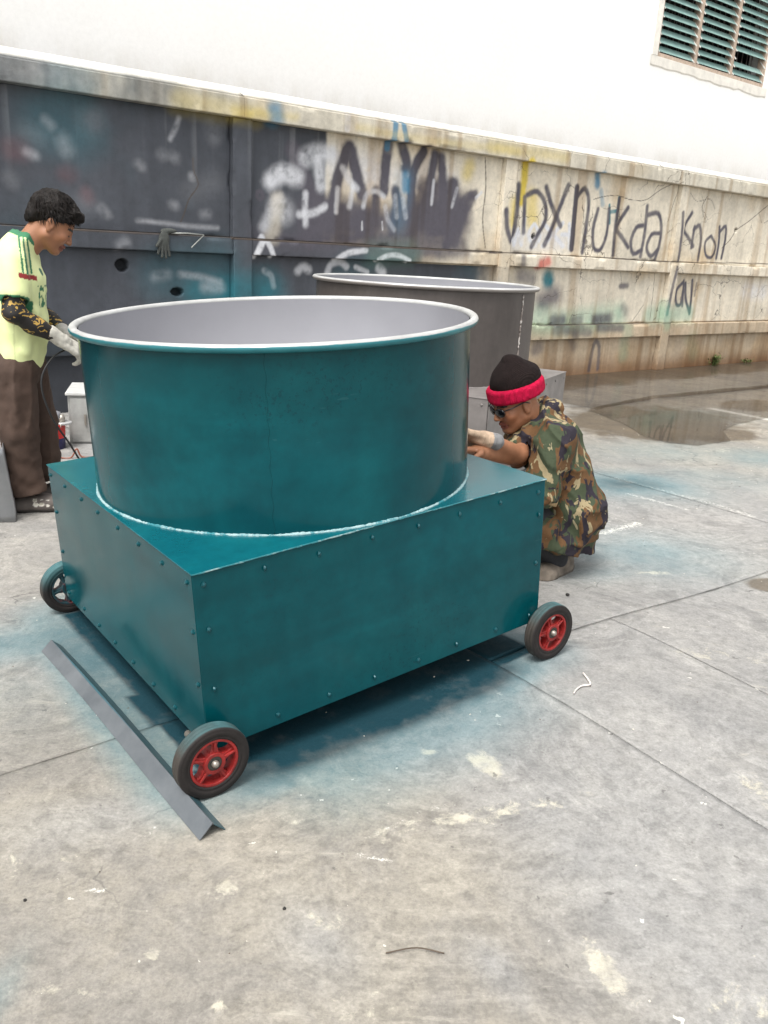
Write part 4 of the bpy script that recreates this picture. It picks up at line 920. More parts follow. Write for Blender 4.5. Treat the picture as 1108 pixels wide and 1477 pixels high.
win.box(WX0, WX1, 0.02, 0.12, WZ0, WZ0 + 0.05); win.box(WX0, WX1, 0.02, 0.12, WZ1 - 0.05, WZ1)
for i, xx in enumerate(fx):
    w = 0.05 if i in (0, 3) else 0.065
    x0 = min(max(xx - w / 2, WX0), WX1 - w); win.box(x0, x0 + w, 0.018, 0.122, WZ0 + 0.05, WZ1 - 0.05)
win = win.build('window', M_FRAME, bld)
tg = NT('green_louver_glass'); tg.set(Base_Color=tg.ramp(tg.noise(3), [(0.3, (0.19, 0.32, 0.30)), (0.7, (0.30, 0.44, 0.41))]), Roughness=0.12); M_LOUV = tg.m
bm_ = MB(); bm_.box(0, 0.775, -0.05, 0.05, -0.0025, 0.0025); bme = bm_.build('louver_blade', M_LOUV, win)
clips = MB(); first = True
for c in range(3):
    for k in range(13):
        z = WZ0 + 0.105 + k * 0.098
        if z > WZ1 - 0.08: break
        for xe in (fx[c] + 0.045, fx[c + 1] - 0.052):
            Mx = Matrix.Translation((xe, 0.05, z)) @ Matrix.Rotation(R_(48), 4, 'X'); clips.box(-0.007, 0.007, -0.075, 0.05, -0.006, 0.006, Mx)
        if c == 2 and k == 2: continue
        o = bme if first else bme.copy()
        if not first: COL.objects.link(o)
        first = False
        o.location = (fx[c] + 0.0475, 0.05, z); o.rotation_euler = (R_(53 + random.uniform(-2, 2)), 0, 0)
tag(clips.build('blade_clip', M_CLIP, win), kind='stuff')
gr = MB(); zz = 0
x = WX0
while x < WX1:
    gr.tube([(x, 0.2, WZ0), (x + 0.12, 0.2, WZ1 - 0.6), (x + 0.02, 0.2, WZ1)], 0.006, 5); gr.tube([(x + 0.12, 0.21, WZ0), (x, 0.21, WZ1 - 0.6), (x + 0.1, 0.21, WZ1)], 0.006, 5); x += 0.13
tag(gr.build('grille', simple('grille_iron', (0.15, 0.125, 0.12), 0.6, 0.3, bump=0), win), kind='stuff')

# ================================================================ DRUM CARTS
def teal_paint():
    t = NT('teal_gloss_paint')
    cl = t.noise(2.2, 5, 0.6, dist=0.4); fi = t.noise(16, 6, 0.7); dr = t.noise(3, 4, 0.6, stretch=(1, 1, 0.12))
    a = t.ramp(t.math('ADD', t.math('MULTIPLY', cl, 0.6), t.math('MULTIPLY', dr, 0.4)), [(0.35, (0.0006, 0.041, 0.052)), (0.5, (0.0009, 0.058, 0.069)), (0.68, (0.002, 0.075, 0.085))])
    a = t.mix(0.6, a, t.ramp(fi, [(0.25, 0.75), (0.75, 1.25)]), 'MULTIPLY')
    # dry-spray speckle, thin passes and a few scuffs
    spk = t.math('MULTIPLY', t.ramp(t.noise(75, 3, 0.8), [(0.56, 0.0), (0.62, 1.0)]), t.ramp(t.noise(2.6, 4, 0.6), [(0.50, 0.0), (0.62, 0.55)]))
    a = t.mix(spk, a, (0.0025, 0.030, 0.040))
    pas = t.noise(1.4, 3, 0.5, stretch=(0.6, 0.6, 3.5), dist=0.6)
    a = t.mix(0.8, a, t.ramp(pas, [(0.36, 0.78), (0.52, 1.0), (0.62, 1.22)]), 'MULTIPLY')
    scr = t.math('MULTIPLY', t.ramp(t.noise(30, 2, 0.5, stretch=(0.12, 1, 2.2)), [(0.71, 0.0), (0.73, 1.0)]), t.ramp(t.noise(3, 3), [(0.52, 0.0), (0.6, 0.5)]))
    a = t.mix(t.math('MULTIPLY', scr, 0.25), a, (0.06, 0.16, 0.17))
    t.set(Base_Color=a, Roughness=t.ramp(t.math('ADD', t.math('MULTIPLY', fi, 0.5), t.math('MULTIPLY', cl, 0.5)), [(0.3, 0.09), (0.7, 0.27)]))
    t.b.inputs['Specular IOR Level'].default_value = 0.21
    wv = t.noise(1.6, 2); op = t.noise(260, 3)
    b1 = t.n('ShaderNodeBump'); b1.inputs['Strength'].default_value = 0.32; b1.inputs['Distance'].default_value = 0.03; t.l(wv, b1.inputs['Height'])
    t.bump(op, 0.02, 0.001, b1.outputs[0])
    return t.m
M_TEAL = teal_paint()
def worn(name, c1, c2, mid, rough, metal):
    t = NT(name); f = t.noise(14, 7, 0.75, dist=0.5)
    t.set(Base_Color=t.ramp(f, [(mid - 0.05, c1), (mid + 0.05, c2)]), Roughness=rough, Metallic=metal); t.bump(t.noise(60, 4), 0.15, 0.003); return t.m
def top_lit_paint():  # same teal, coloured lighter to paint in the brighter light on top
    t = NT('teal_lit_top'); f = t.noise(2.5, 5, 0.6); g = t.noise(30, 5, 0.7)
    a = t.ramp(f, [(0.35, (0.001, 0.078, 0.100)), (0.65, (0.003, 0.118, 0.138))])
    t.set(Base_Color=t.mix(0.5, a, t.ramp(g, [(0.3, 0.8), (0.7, 1.2)]), 'MULTIPLY'), Roughness=t.ramp(f, [(0.3, 0.14), (0.7, 0.26)]))
    t.b.inputs['Specular IOR Level'].default_value = 0.45
    t.bump(t.noise(1.8, 2), 0.12, 0.02); return t.m
M_TEAL_LIT = top_lit_paint()
M_EDGE = worn('teal_edge_wear', (0.03, 0.19, 0.22), (0.30, 0.42, 0.42), 0.55, 0.45, 0.0)
M_WELD = worn('chalky_weld', (0.02, 0.17, 0.20), (0.27, 0.39, 0.40), 0.46, 0.7, 0.0)
M_BOLT = worn('teal_bolt', (0.008, 0.075, 0.09), (0.12, 0.24, 0.25), 0.62, 0.3, 0.2)
M_LINE = simple('grey_primer', (0.265, 0.265, 0.285), 0.55, var=0.06, scale=3, bump=0.1)
M_RUBR = colmat('black_rubber', 0.75, 90, 0.25)
M_RED = simple('red_cast_wheel', (0.235, 0.0125, 0.011), 0.5, var=0.45, scale=30, bump=0.2)
M_STEEL = simple('dull_steel', (0.34, 0.31, 0.27), 0.42, 0.7, var=0.2, scale=30)
M_DARKST = simple('greasy_dark_steel', (0.045, 0.045, 0.04), 0.5, 0.5, var=0.3)
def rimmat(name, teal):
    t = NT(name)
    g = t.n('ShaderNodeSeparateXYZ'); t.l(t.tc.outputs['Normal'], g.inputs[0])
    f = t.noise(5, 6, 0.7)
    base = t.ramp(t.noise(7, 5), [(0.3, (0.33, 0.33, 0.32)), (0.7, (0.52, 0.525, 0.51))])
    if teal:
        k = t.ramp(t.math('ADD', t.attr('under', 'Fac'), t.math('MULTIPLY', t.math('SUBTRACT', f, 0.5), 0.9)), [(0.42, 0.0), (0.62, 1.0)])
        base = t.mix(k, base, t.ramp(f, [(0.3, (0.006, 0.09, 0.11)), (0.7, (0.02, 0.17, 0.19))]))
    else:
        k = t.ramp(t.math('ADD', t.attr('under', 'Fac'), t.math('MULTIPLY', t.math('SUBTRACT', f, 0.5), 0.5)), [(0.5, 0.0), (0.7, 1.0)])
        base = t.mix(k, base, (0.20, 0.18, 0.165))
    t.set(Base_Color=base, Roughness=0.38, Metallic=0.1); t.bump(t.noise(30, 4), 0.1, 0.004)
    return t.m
M_RIM, M_RIM2 = rimmat('rim_overspray', True), rimmat('rim_bare', False)
def rawsteel():
    t = NT('raw_mill_steel')
    f = t.noise(3, 6, 0.7, stretch=(1, 1, 0.3)); g = t.noise(20, 6, 0.7)
    a = t.ramp(f, [(0.3, (0.066, 0.056, 0.051)), (0.6, (0.10, 0.086, 0.079)), (0.8, (0.145, 0.128, 0.118))])
    a = t.mix(0.5, a, t.ramp(g, [(0.3, 0.8), (0.7, 1.2)]), 'MULTIPLY')
    t.set(Base_Color=a, Roughness=0.5, Metallic=0.25); t.bump(g, 0.08, 0.004); return t.m
M_RAW = rawsteel()
M_RAWB = simple('grey_oxide_sheet', (0.235, 0.215, 0.205), 0.5, 0.3, var=0.25, scale=6)

def make_wheel(cart, wx, wy, name='wheel', twist=0.0, seen_from=-1, hub=None):
    """cast wheel with a solid tyre; axis along local y. loc is the wheel centre in the cart frame"""
    R = 0.110
    w = MB()
    w.lathe([(0.074, -0.021), (0.066, -0.021), (0.063, -0.004), (0.063, 0.004), (0.066, 0.021), (0.074, 0.021)], 48, 'y', closed=True)
    w.lathe([(0.033, -0.024), (0.022, -0.024), (0.022, 0.024), (0.033, 0.024)], 32, 'y', closed=True)
    for k in range(5):
        a = R_(10 + 72 * k) + twist
        d = Vector((math.cos(a), 0, math.sin(a))); q = Vector((-math.sin(a), 0, math.cos(a)))
        vs = []
        for (rr, hw, hy) in ((0.030, 0.013, 0.017), (0.050, 0.0085, 0.013), (0.068, 0.013, 0.012)):
            for (sx, sy) in ((-1, -1), (1, -1), (1, 1), (-1, 1)): vs.append(d * rr + q * hw * sx + Vector((0, hy * sy, 0)))
        w.add(vs, [(0, 1, 5, 4), (1, 2, 6, 5), (2, 3, 7, 6), (3, 0, 4, 7), (4, 5, 9, 8), (5, 6, 10, 9), (6, 7, 11, 10), (7, 4, 8, 11)])
        vs = []
        for (rr, hw) in ((0.031, 0.004), (0.068, 0.003)):
            for (sx, y) in ((-1, -0.013), (1, -0.013), (1, -0.019), (-1, -0.019)): vs.append(d * rr + q * hw * sx + Vector((0, y, 0)))
        w.add(vs, [(0, 1, 5, 4), (1, 2, 6, 5), (2, 3, 7, 6), (3, 0, 4, 7)])
    o = w.build('wheel', hub or M_RED, cart, smooth=False)
    bevel(o, 0.0015, 2)
    t = MB()
    prof = [(0.0745, -0.022), (0.080, -0.0235), (0.083, -0.0215), (0.086, -0.0245), (0.098, -0.0255), (0.1005, -0.0235), (0.1035, -0.0245), (0.108, -0.021), (R, -0.016), (R, -0.006), (0.1085, -0.004), (R, -0.002), (R, 0.008), (0.1085, 0.010), (R, 0.012), (R, 0.017), (0.107, 0.022), (0.100, 0.025), (0.084, 0.0245), (0.0745, 0.022)]
    t.lathe(prof, 72, 'y', closed=True)
    ty = t.build('tyre', M_RUBR, o, smooth=True)
    V = np.array([v.co[:] for v in ty.data.vertices]); r = np.hypot(V[:, 0], V[:, 2])
    side = np.abs(V[:, 1]) > 0.0205
    c = np.tile(np.array((0.014, 0.011, 0.010)), (len(V), 1)) * (0.8 + 0.5 * vnoise(V * 60))[:, None]
    k = np.where(side, 0.0, sst(0.02, 0.11, V[:, 2] + V[:, 0] * 0.25)) * (0.35 + 0.7 * vnoise(V * 25))
    if seen_from > 0: k = np.maximum(k, np.where(r > 0.075, sst(0.0, 0.10, V[:, 2]) * 0.8, 0))
    dust = np.where(side, 0.0, 0.28) * (1 - k)
    c = c * (1 - dust[:, None]) + dust[:, None] * np.array((0.115, 0.10, 0.082))
    c = c * (1 - np.clip(k, 0, 1)[:, None]) + np.clip(k, 0, 1)[:, None] * np.array((0.055, 0.15, 0.16))
    set_col(ty.data, c)
    b = MB(); b.lathe([(0.022, -0.022), (0.017, -0.0235), (0.012, -0.022)], 28, 'y'); b.build('bearing', M_DARKST, o, smooth=True)
    ax = MB(); ax.lathe([(0.0001, -0.036), (0.006, -0.035), (0.0105, -0.030), (0.011, -0.020), (0.011, 0.020)], 20, 'y'); ax.tube([(0, 0.02, 0), (0, 0.16 * (-seen_from), 0)], 0.011, 12)
    ax.build('axle', M_BOLT if hub else M_STEEL, o, smooth=True)
    o.location = (wx[0], wx[1], wx[2])
    return o

def drum_cart(root, W, D, zb, zt, drum_c, R, zr, mats, detail=True):
    paint, lining, rimm, boxm, boltm, weldm = mats      # skin, lining, rim, box, bolts, weld
    th = 0.003
    # folded sheet box
    bevel(_b('front_panel', 0.0, W, 0.0, th, zb, zt, boxm, root), 0.002)
    bevel(_b('side_panel', 0.0, th, 0.006, D, zb + 0.004, zt, boxm, root), 0.001)
    bevel(_b('side_panel', W - th, W, 0.005, D, zb, zt, boxm, root), 0.001)
    bevel(_b('back_panel', 0.005, W - 0.005, D, D + th, zb, zt, boxm, root), 0.001)
    _b('base_plate', 0.02, W - 0.02, 0.02, D - 0.02, zb + 0.012, zb + 0.016, M_DARKST, root)
    bevel(_b('top_panel', -0.003, W + 0.003, -0.003, D + 0.004, zt + 0.0006, zt + 0.0040, M_TEAL_LIT if paint is M_TEAL else boxm, root), 0.0012)
    f = MB()
    for x0, x1, y0, y1 in ((0.01, W - 0.01, 0.008, 0.045), (0.01, W - 0.01, D - 0.045, D - 0.008), (0.008, 0.045, 0.05, D - 0.05), (W - 0.045, W - 0.008, 0.05, D - 0.05)):
        f.box(x0, x1, y0, y1, zb + 0.001, zb + 0.006)
    f.build('base_frame', M_DARKST, root)
    # drum: outer skin and primed lining
    cx, cy = drum_c
    d = MB(); d.lathe([(R, zt + 0.0045), (R, zr)], 160, c=(cx, cy, 0)); d.build('drum', paint, root, smooth=True)
    d = MB(); d.lathe([(0.001, zt + 0.012), (R - 0.004, zt + 0.012), (R - 0.004, zr)], 160, c=(cx, cy, 0)); o = d.build('drum_lining', lining, root, smooth=True, fix=True)
    for p in o.data.polygons: p.use_smooth = abs(p.normal.z) < 0.5
    # rolled rim
    rr = 0.0118; prof = []
    for k in range(16):
        a = 2 * math.pi * k / 16; prof.append((R + 0.0115 + rr * 1.08 * math.cos(a), zr + rr * math.sin(a)))
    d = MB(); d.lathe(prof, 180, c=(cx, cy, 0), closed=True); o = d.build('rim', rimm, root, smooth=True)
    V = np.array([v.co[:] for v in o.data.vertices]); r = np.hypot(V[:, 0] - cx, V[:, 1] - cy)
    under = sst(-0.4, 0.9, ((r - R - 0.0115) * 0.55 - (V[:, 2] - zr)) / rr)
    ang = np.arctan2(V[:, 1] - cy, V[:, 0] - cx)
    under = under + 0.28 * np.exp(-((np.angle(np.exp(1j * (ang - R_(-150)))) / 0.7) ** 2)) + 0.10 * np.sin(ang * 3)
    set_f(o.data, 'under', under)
    # lumpy weld bead round the foot of the drum
    N = 720; vs = []; fs = []
    for k in range(N):
        a = 2 * math.pi * k / N; q = 0.75 + 0.5 * random.random() + 0.3 * math.sin(k * 0.21) * math.sin(k * 0.043)
        for j in range(5):
            b = math.pi * j / 4 * 0.5; rad = 0.0052 * q
            vs.append((cx + (R + rad * math.cos(b)) * math.cos(a), cy + (R + rad * math.cos(b)) * math.sin(a), zt + 0.0042 + rad * 0.9 * math.sin(b)))
    for k in range(N):
        k2 = (k + 1) % N
        for j in range(4): fs.append((k * 5 + j, k2 * 5 + j, k2 * 5 + j + 1, k * 5 + j + 1))
    d = MB(); d.add(vs, fs); d.build('weld_bead', weldm, root, smooth=False)
def _b(name, x0, x1, y0, y1, z0, z1, mat, root):
    m_ = MB(); m_.box(x0, x1, y0, y1, z0, z1); return m_.build(name, mat, root)

def bolts(root, spots, mat):
    m_ = MB(); m_.lathe([(0.0075, 0.0), (0.0075, 0.0015), (0.0055, 0.0018), (0.0055, 0.004), (0.0035, 0.0055), (0.0001, 0.006)], 10); first = m_.build('bolt', mat, root, smooth=False)
    for i, (p, axis) in enumerate(spots):
        o = first if i == 0 else first.copy()
        if i: COL.objects.link(o)
        o.location = p
        o.rotation_euler = (R_(90), 0, random.random()) if axis == 'y' else (0, R_(-90), 0) if axis == '-x' else (0, R_(90), 0)
    return first

TX, TY = 0.063, 0.0399
W_, D_, ZB, ZT, ZR, DR = 1.2247, 1.182, 0.0841, 0.5875, 1.0912, 0.604
cart = empty('drum_cart', (CO[0], CO[1], 0), 0, 'teal painted round steel drum on a square bolted base with red cast wheels', 'drum cart', 'drum carts in the yard')
Rm = Matrix.Rotation(math.hypot(TX, TY), 4, Vector((TY, -TX, 0))) @ Matrix.Rotation(CA, 4, 'Z')
cart.rotation_euler = Rm.to_euler()
CM = Matrix.Translation((CO[0], CO[1], 0)) @ Rm
CI = CM.inverted()
DC = (0.618, 0.606)
drum_cart(cart, W_, D_, ZB, ZT, DC, DR, ZR, (M_TEAL, M_LINE, M_RIM, M_TEAL, M_BOLT, M_WELD))
m_ = MB(); m_.tube([(DC[0] + 0.604 * math.cos(a), DC[1] + 0.604 * math.sin(a), z) for a, z in [(R_(-123.5) + 0.004 * math.sin(k * 0.9), ZT + 0.006 + k * 0.0097) for k in range(51)]], 0.0013, 5)
m_.build('seam', M_TEAL, cart, smooth=True)
e = MB(); N = 80
for k in range(N):
    x0 = W_ * k / N; h_ = 0.0012 + 0.0016 * random.random(); e.box(x0, x0 + W_ / N, -0.0045 - 0.001 * random.random(), -0.0031, ZT + 0.004 - h_, ZT + 0.0048)
e.build('worn_edge', M_EDGE, cart)
sp = []
for k in range(8): sp.append(((0.03 + (W_ - 0.06) * k / 7 + random.uniform(-.006, .006), 0.0, ZT - 0.032 + random.uniform(-.003, .003)), 'y'))
for k in range(8): sp.append(((0.05 + (W_ - 0.09) * k / 7 + random.uniform(-.006, .006), 0.0, ZB + 0.03 + random.uniform(-.003, .003)), 'y'))
for z in (0.22, 0.39): sp += [((0.03, 0.0, ZB + z - 0.04), 'y'), ((W_ - 0.025, 0.0, ZB + z), 'y')]
for k in range(8): sp.append(((0.0, 0.035 + (D_ - 0.06) * k / 7 + random.uniform(-.006, .006), ZT - 0.03), '-x'))
for k in range(8): sp.append(((0.0, 0.05 + (D_ - 0.09) * k / 7 + random.uniform(-.006, .006), ZB + 0.03), '-x'))
for z in (0.19, 0.34): sp += [((0.0, 0.028, ZB + z), '-x'), ((0.0, D_ - 0.03, ZB + z), '-x')]
bolts(cart, sp, M_BOLT)
M_HUB2 = worn('oversprayed_hub', (0.012, 0.045, 0.055), (0.12, 0.02, 0.02), 0.56, 0.5, 0.0)
def place_wheel(u, v, tw, seen):
    p = CO + CU * u + CV * v
    c = CI @ Vector((p[0], p[1], gz(p[0], p[1]) + 0.099))
    make_wheel(cart, c, 0, twist=tw, seen_from=seen, hub=M_HUB2 if seen > 0 else None).scale = (0.9, 0.9, 0.9)
place_wheel(-0.026, -0.056, 0.0, -1)
place_wheel(1.222, -0.048, 0.35, -1)
place_wheel(0.012, 1.222, 0.6, 1)
place_wheel(1.225, 1.222, 0.2, 1)

BW = 1.36
cart2 = empty('drum_cart', (0.495, 4.17, 0), R_(63.2), 'unpainted bare grey steel drum on a square base, standing behind the teal one', 'drum cart', 'drum carts in the yard')
BC = (0.66, 0.70)
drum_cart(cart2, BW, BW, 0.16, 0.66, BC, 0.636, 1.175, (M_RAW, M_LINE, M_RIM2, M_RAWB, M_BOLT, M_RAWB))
M_SEAM = worn('chalky_seam', (0.20, 0.17, 0.15), (0.62, 0.58, 0.54), 0.5, 0.7, 0.0)
a0 = R_(-98)
m_ = MB(); m_.tube([(BC[0] + 0.637 * math.cos(a0 + 0.007 * random.uniform(-1, 1)), BC[1] + 0.637 * math.sin(a0 + 0.007 * random.uniform(-1, 1)), 0.668 + k * 0.0101) for k in range(49)], [random.uniform(0.002, 0.0075) for k in range(49)], 6)
m_.build('weld_seam', M_SEAM, cart2)
bolts(cart2, [((0.04 + 1.28 * k / 7, 0.0, 0.63), 'y') for k in range(8)] + [((0.0, 0.04 + 1.28 * k / 7, 0.63), '-x') for k in range(8)], M_RAWB)
M_TEAL_KEEP = 0
for (u, v, s_) in ((-0.03, -0.05, -1), (1.39, -0.05, -1), (-0.03, 1.42, 1), (1.39, 1.42, 1)):
    make_wheel(cart2, (u, v, 0.112), 0, seen_from=s_)

# ================================================================ LOOSE THINGS ON THE GROUND
M_GALV = NT('dull_galvanised'); _f = M_GALV.noise(6, 6, 0.7); M_GALV.set(Base_Color=M_GALV.ramp(_f, [(0.3, (0.21, 0.215, 0.24)), (0.7, (0.30, 0.305, 0.325))]), Roughness=M_GALV.ramp(_f, [(0.3, 0.35), (0.7, 0.55)]), Metallic=0.35)
M_GALV.bump(M_GALV.noise(60, 4), 0.06, 0.003)
_x = M_GALV.n('ShaderNodeSeparateXYZ'); M_GALV.l(M_GALV.tc.outputs['Object'], _x.inputs[0])
_k = M_GALV.math('MULTIPLY', M_GALV.math('GREATER_THAN', _x.outputs[1], 0.0), M_GALV.ramp(M_GALV.noise(4, 5), [(0.3, 0.35), (0.6, 0.9)]))
M_GALV.set(Base_Color=M_GALV.mix(_k, M_GALV.ramp(_f, [(0.3, (0.10, 0.113, 0.124)), (0.7, (0.165, 0.178, 0.188))]), (0.03, 0.11, 0.135)))
M_GALV = M_GALV.m
# folded steel angle lying ridge up beside the front left wheel
pa = Vector((-1.10, 2.555, 0)); pb = Vector((-0.362, 1.672, 0))
Lg = (pb - pa).length; ang = math.atan2(pb.y - pa.y, pb.x - pa.x)
ir = MB(); N = 24; vs = []; fs = []
for k in range(N + 1):
    x = Lg * k / N; bend = 0.004 * math.sin(k / N * 5); 
    gp = pa.lerp(pb, k / N); g0 = gz(gp.x, gp.y) + 0.002
    for (y, z) in ((-0.035, 0.0), (0.0, 0.034), (0.035, 0.0), (0.0315, 0.0), (0.0, 0.0305), (-0.0315, 0.0)): vs.append((x, y + bend, z + g0))
for k in range(N):
    for j in range(6): fs.append((k * 6 + j, k * 6 + (j + 1) % 6, k * 6 + 6 + (j + 1) % 6, k * 6 + 6 + j))
fs += [(0, 1, 4, 5), (1, 2, 3, 4), (N * 6, N * 6 + 5, N * 6 + 4, N * 6 + 1), (N * 6 + 1, N * 6 + 4, N * 6 + 3, N * 6 + 2)]
ir.add(vs, fs); o = ir.build('angle_iron', M_GALV); o.location = (pa.x, pa.y, 0); o.rotation_euler = (0, 0, ang)
tag(o, 'long grey folded steel angle lying on the concrete beside the front left wheel', 'steel angle')

# galvanised sheet standing at the left edge
sh = empty('metal_sheet', (-1.805, 3.80, 0), R_(18), 'shiny bent galvanised sheet standing at the left edge of the yard', 'metal sheet')
m_ = MB(); vs = []
for k in range(13):
    z = 0.365 * k / 12; vs += [(-0.55, 0.05, z), (0.035 - 0.035 * k / 12, 0.012 * math.sin(k * 0.5), z), (0.02 - 0.035 * k / 12, 0.30, z)]
fs = []
for k in range(12): b = 3 * k; fs += [(b, b + 1, b + 4, b + 3), (b + 1, b + 2, b + 5, b + 4)]
m_.add(vs, fs)
o = m_.build('folded_sheet', simple('bright_galvanised', (0.40, 0.41, 0.42), 0.32, 0.5, var=0.15, scale=5), sh, smooth=True); so = o.modifiers.new('thick', 'SOLIDIFY'); so.thickness = 0.002

# cabinet, bucket and grinder behind the standing man
M_CAB = simple('grey_enamel_worn', (0.31, 0.31, 0.295), 0.5, var=0.25, scale=9, bump=0.15)
cb = empty('metal_cabinet', (-2.105, 5.40, 0), 0.25, 'small worn pale grey metal cabinet on the ground behind the teal drum', 'cabinet')
bevel(_b('body', 0, 0.34, 0.012, 0.40, 0.0, 0.325, M_CAB, cb), 0.003)
bevel(_b('door', 0.016, 0.30, 0.0, 0.0115, 0.014, 0.305, M_CAB, cb), 0.004)
bevel(_b('lid', -0.012, 0.352, -0.008, 0.41, 0.3255, 0.343, simple('white_lid', (0.52, 0.52, 0.50), 0.5, var=0.1), cb), 0.003)
_b('door_handle', 0.10, 0.112, -0.014, -0.0005, 0.13, 0.20, M_STEEL, cb)
bk = empty('paint_bucket', (-2.175, 5.28, 0), 0, 'small red and navy blue paint pail behind the legs of the standing man', 'bucket')
m_ = MB(); m_.lathe([(0.001, 0.0), (0.082, 0.0), (0.085, 0.072)], 36); m_.build('lower_band', simple('navy_label', (0.014, 0.012, 0.075), 0.4, var=0.2), bk, smooth=True)
m_ = MB(); m_.lathe([(0.085, 0.0722), (0.088, 0.15), (0.091, 0.152), (0.091, 0.16), (0.001, 0.16)], 36); m_.build('body', simple('red_label', (0.55, 0.014, 0.012), 0.4, var=0.12), bk, smooth=True)
m_ = MB(); m_.tube([(0.088 * math.cos(a), 0.088 * math.sin(a) * 0.4 - 0.06, 0.15 + 0.045 * math.sin(a)) for a in np.linspace(0, math.pi, 14)], 0.003, 6); m_.build('handle', M_STEEL, bk, smooth=True)
pt = empty('angle_grinder', (-2.175, 5.28, 0.1602), 0.3, 'grey angle grinder lying on the red and blue paint pail', 'power tool')
m_ = MB(); m_.tube([(-0.09, 0, 0.045), (-0.03, 0, 0.05), (0.03, 0, 0.052), (0.06, 0, 0.05)], [0.024, 0.032, 0.034, 0.026], 16); m_.build('body', simple('grey_tool_plastic', (0.22, 0.22, 0.24), 0.45, var=0.2), pt, smooth=True)
m_ = MB(); m_.lathe([(0.001, 0.0), (0.058, 0.0), (0.060, 0.012), (0.058, 0.014), (0.001, 0.012)], 28, c=(0.07, -0.01, 0.0)); m_.build('disc_guard', simple('pale_alloy', (0.5, 0.5, 0.5), 0.35, 0.5), pt, smooth=True)
m_ = MB(); m_.tube([(0.06, 0, 0.05), (0.07, -0.005, 0.03), (0.07, -0.01, 0.012)], [0.024, 0.022, 0.018], 14); m_.build('gear_head', M_STEEL, pt, smooth=True)
def lerp_curve(pts, n=10):
    pts = [Vector(p) for p in pts]; out = []
    P = [pts[0] * 2 - pts[1]] + pts + [pts[-1] * 2 - pts[-2]]
    for i in range(1, len(P) - 2):
        for k in range(n):
            t = k / n; a, b, c, d = P[i - 1:i + 3]
            out.append(0.5 * ((2 * b) + (c - a) * t + (2 * a - 5 * b + 4 * c - d) * t * t + (3 * b - a - 3 * c + d) * t ** 3))
    out.append(pts[-1]); return out
def cable(name, pts, r, mat, label):
    m_ = MB(); m_.tube(lerp_curve(pts), r, 8); return tag(m_.build(name, mat, smooth=True), label, 'cable')
M_BLK = simple('black_cable', (0.012, 0.012, 0.013), 0.45, var=0.2, bump=0)
cl = Matrix.Translation((-2.0, 5.4, 0)) @ Matrix.Rotation(0.3547, 4, 'Z')
def cp(x, z, y=-0.35): return cl @ Vector((x, y, z))
M_COPP = simple('red_brown_cable', (0.22, 0.07, 0.04), 0.5, var=0.2, bump=0)
cable('power_cable', [cp(-0.235, 0.07, -0.3), cp(-0.16, 0.012), cp(-0.09, 0.006), cp(-0.055, 0.06), cp(-0.03, 0.012), cp(0.03, 0.006), cp(0.12, 0.006, -0.2)], 0.005, M_COPP, 'reddish brown cable looping over the ground in front of the small grey cabinet')

# stray bits
M_TWIG = simple('dry_twig', (0.10, 0.075, 0.055), 0.9, var=0.3, bump=0.3)
def gp(x, y, dz=0.004): return Vector((x, y, gz(x, y) + dz))
m_ = MB(); a, b, c = (0.054, 1.346), (0.116, 1.358), (0.173, 1.353); m_.tube(lerp_curve([gp(*a), gp(*b, 0.009), gp(*c)], 6), [0.0014] * 13, 6)
tag(m_.build('twig', M_TWIG, smooth=True), 'thin dark twig lying on the beige concrete in the foreground', 'twig')
m_ = MB(); q = [(0.686, 2.487), (0.693, 2.452), (0.694, 2.417), (0.665, 2.405), (0.642, 2.381), (0.631, 2.359)]; m_.tube(lerp_curve([gp(*p_, 0.006) for p_ in q], 5), 0.003, 6)
tag(m_.build('bent_strip', simple('pale_strip', (0.62, 0.57, 0.53), 0.7, var=0.2), smooth=True), 'small bent pale strip lying on the concrete right of the cart', 'strip')
M_PEB = simple('dark_lump', (0.022, 0.02, 0.018), 0.8, var=0.3, bump=0.4)
def lump(p, r, label, mat=M_PEB, name='pebble'):
    bm = bmesh.new(); bmesh.ops.create_icosphere(bm, subdivisions=2, radius=r)
    for v in bm.verts: v.co *= 0.8 + 0.45 * random.random(); v.co.z *= 0.75
    me = bpy.data.meshes.new(name); bm.to_mesh(me); bm.free()
    o = link_mesh(name, me, mat, smooth=True); o.location = gp(p[0], p[1], r * 0.6); return tag(o, label, 'pebble', 'pebbles lying on the concrete')
lump((0.582, 2.686), 0.011, 'black pebble on the concrete right under the wheel at the cart right corner')
lump((0.599, 2.672), 0.010, 'black pebble just right of the one beneath the right wheel')
lump((0.771, 3.189), 0.008, 'small black pebble just behind the right wheel of the cart')
lump((0.198, 2.574), 0.009, 'tiny dark pebble in the shade under the long side of the teal base')
lump((-0.165, 1.451), 0.0038, 'small dark chip lying on the bare concrete in the foreground')
lump((-0.715, 1.435), 0.0035, 'tiny dark stone at the left of the foreground concrete')
M_CHIP = simple('cement_crumbs', (0.46, 0.43, 0.37), 0.9, var=0.35, scale=90, bump=0)
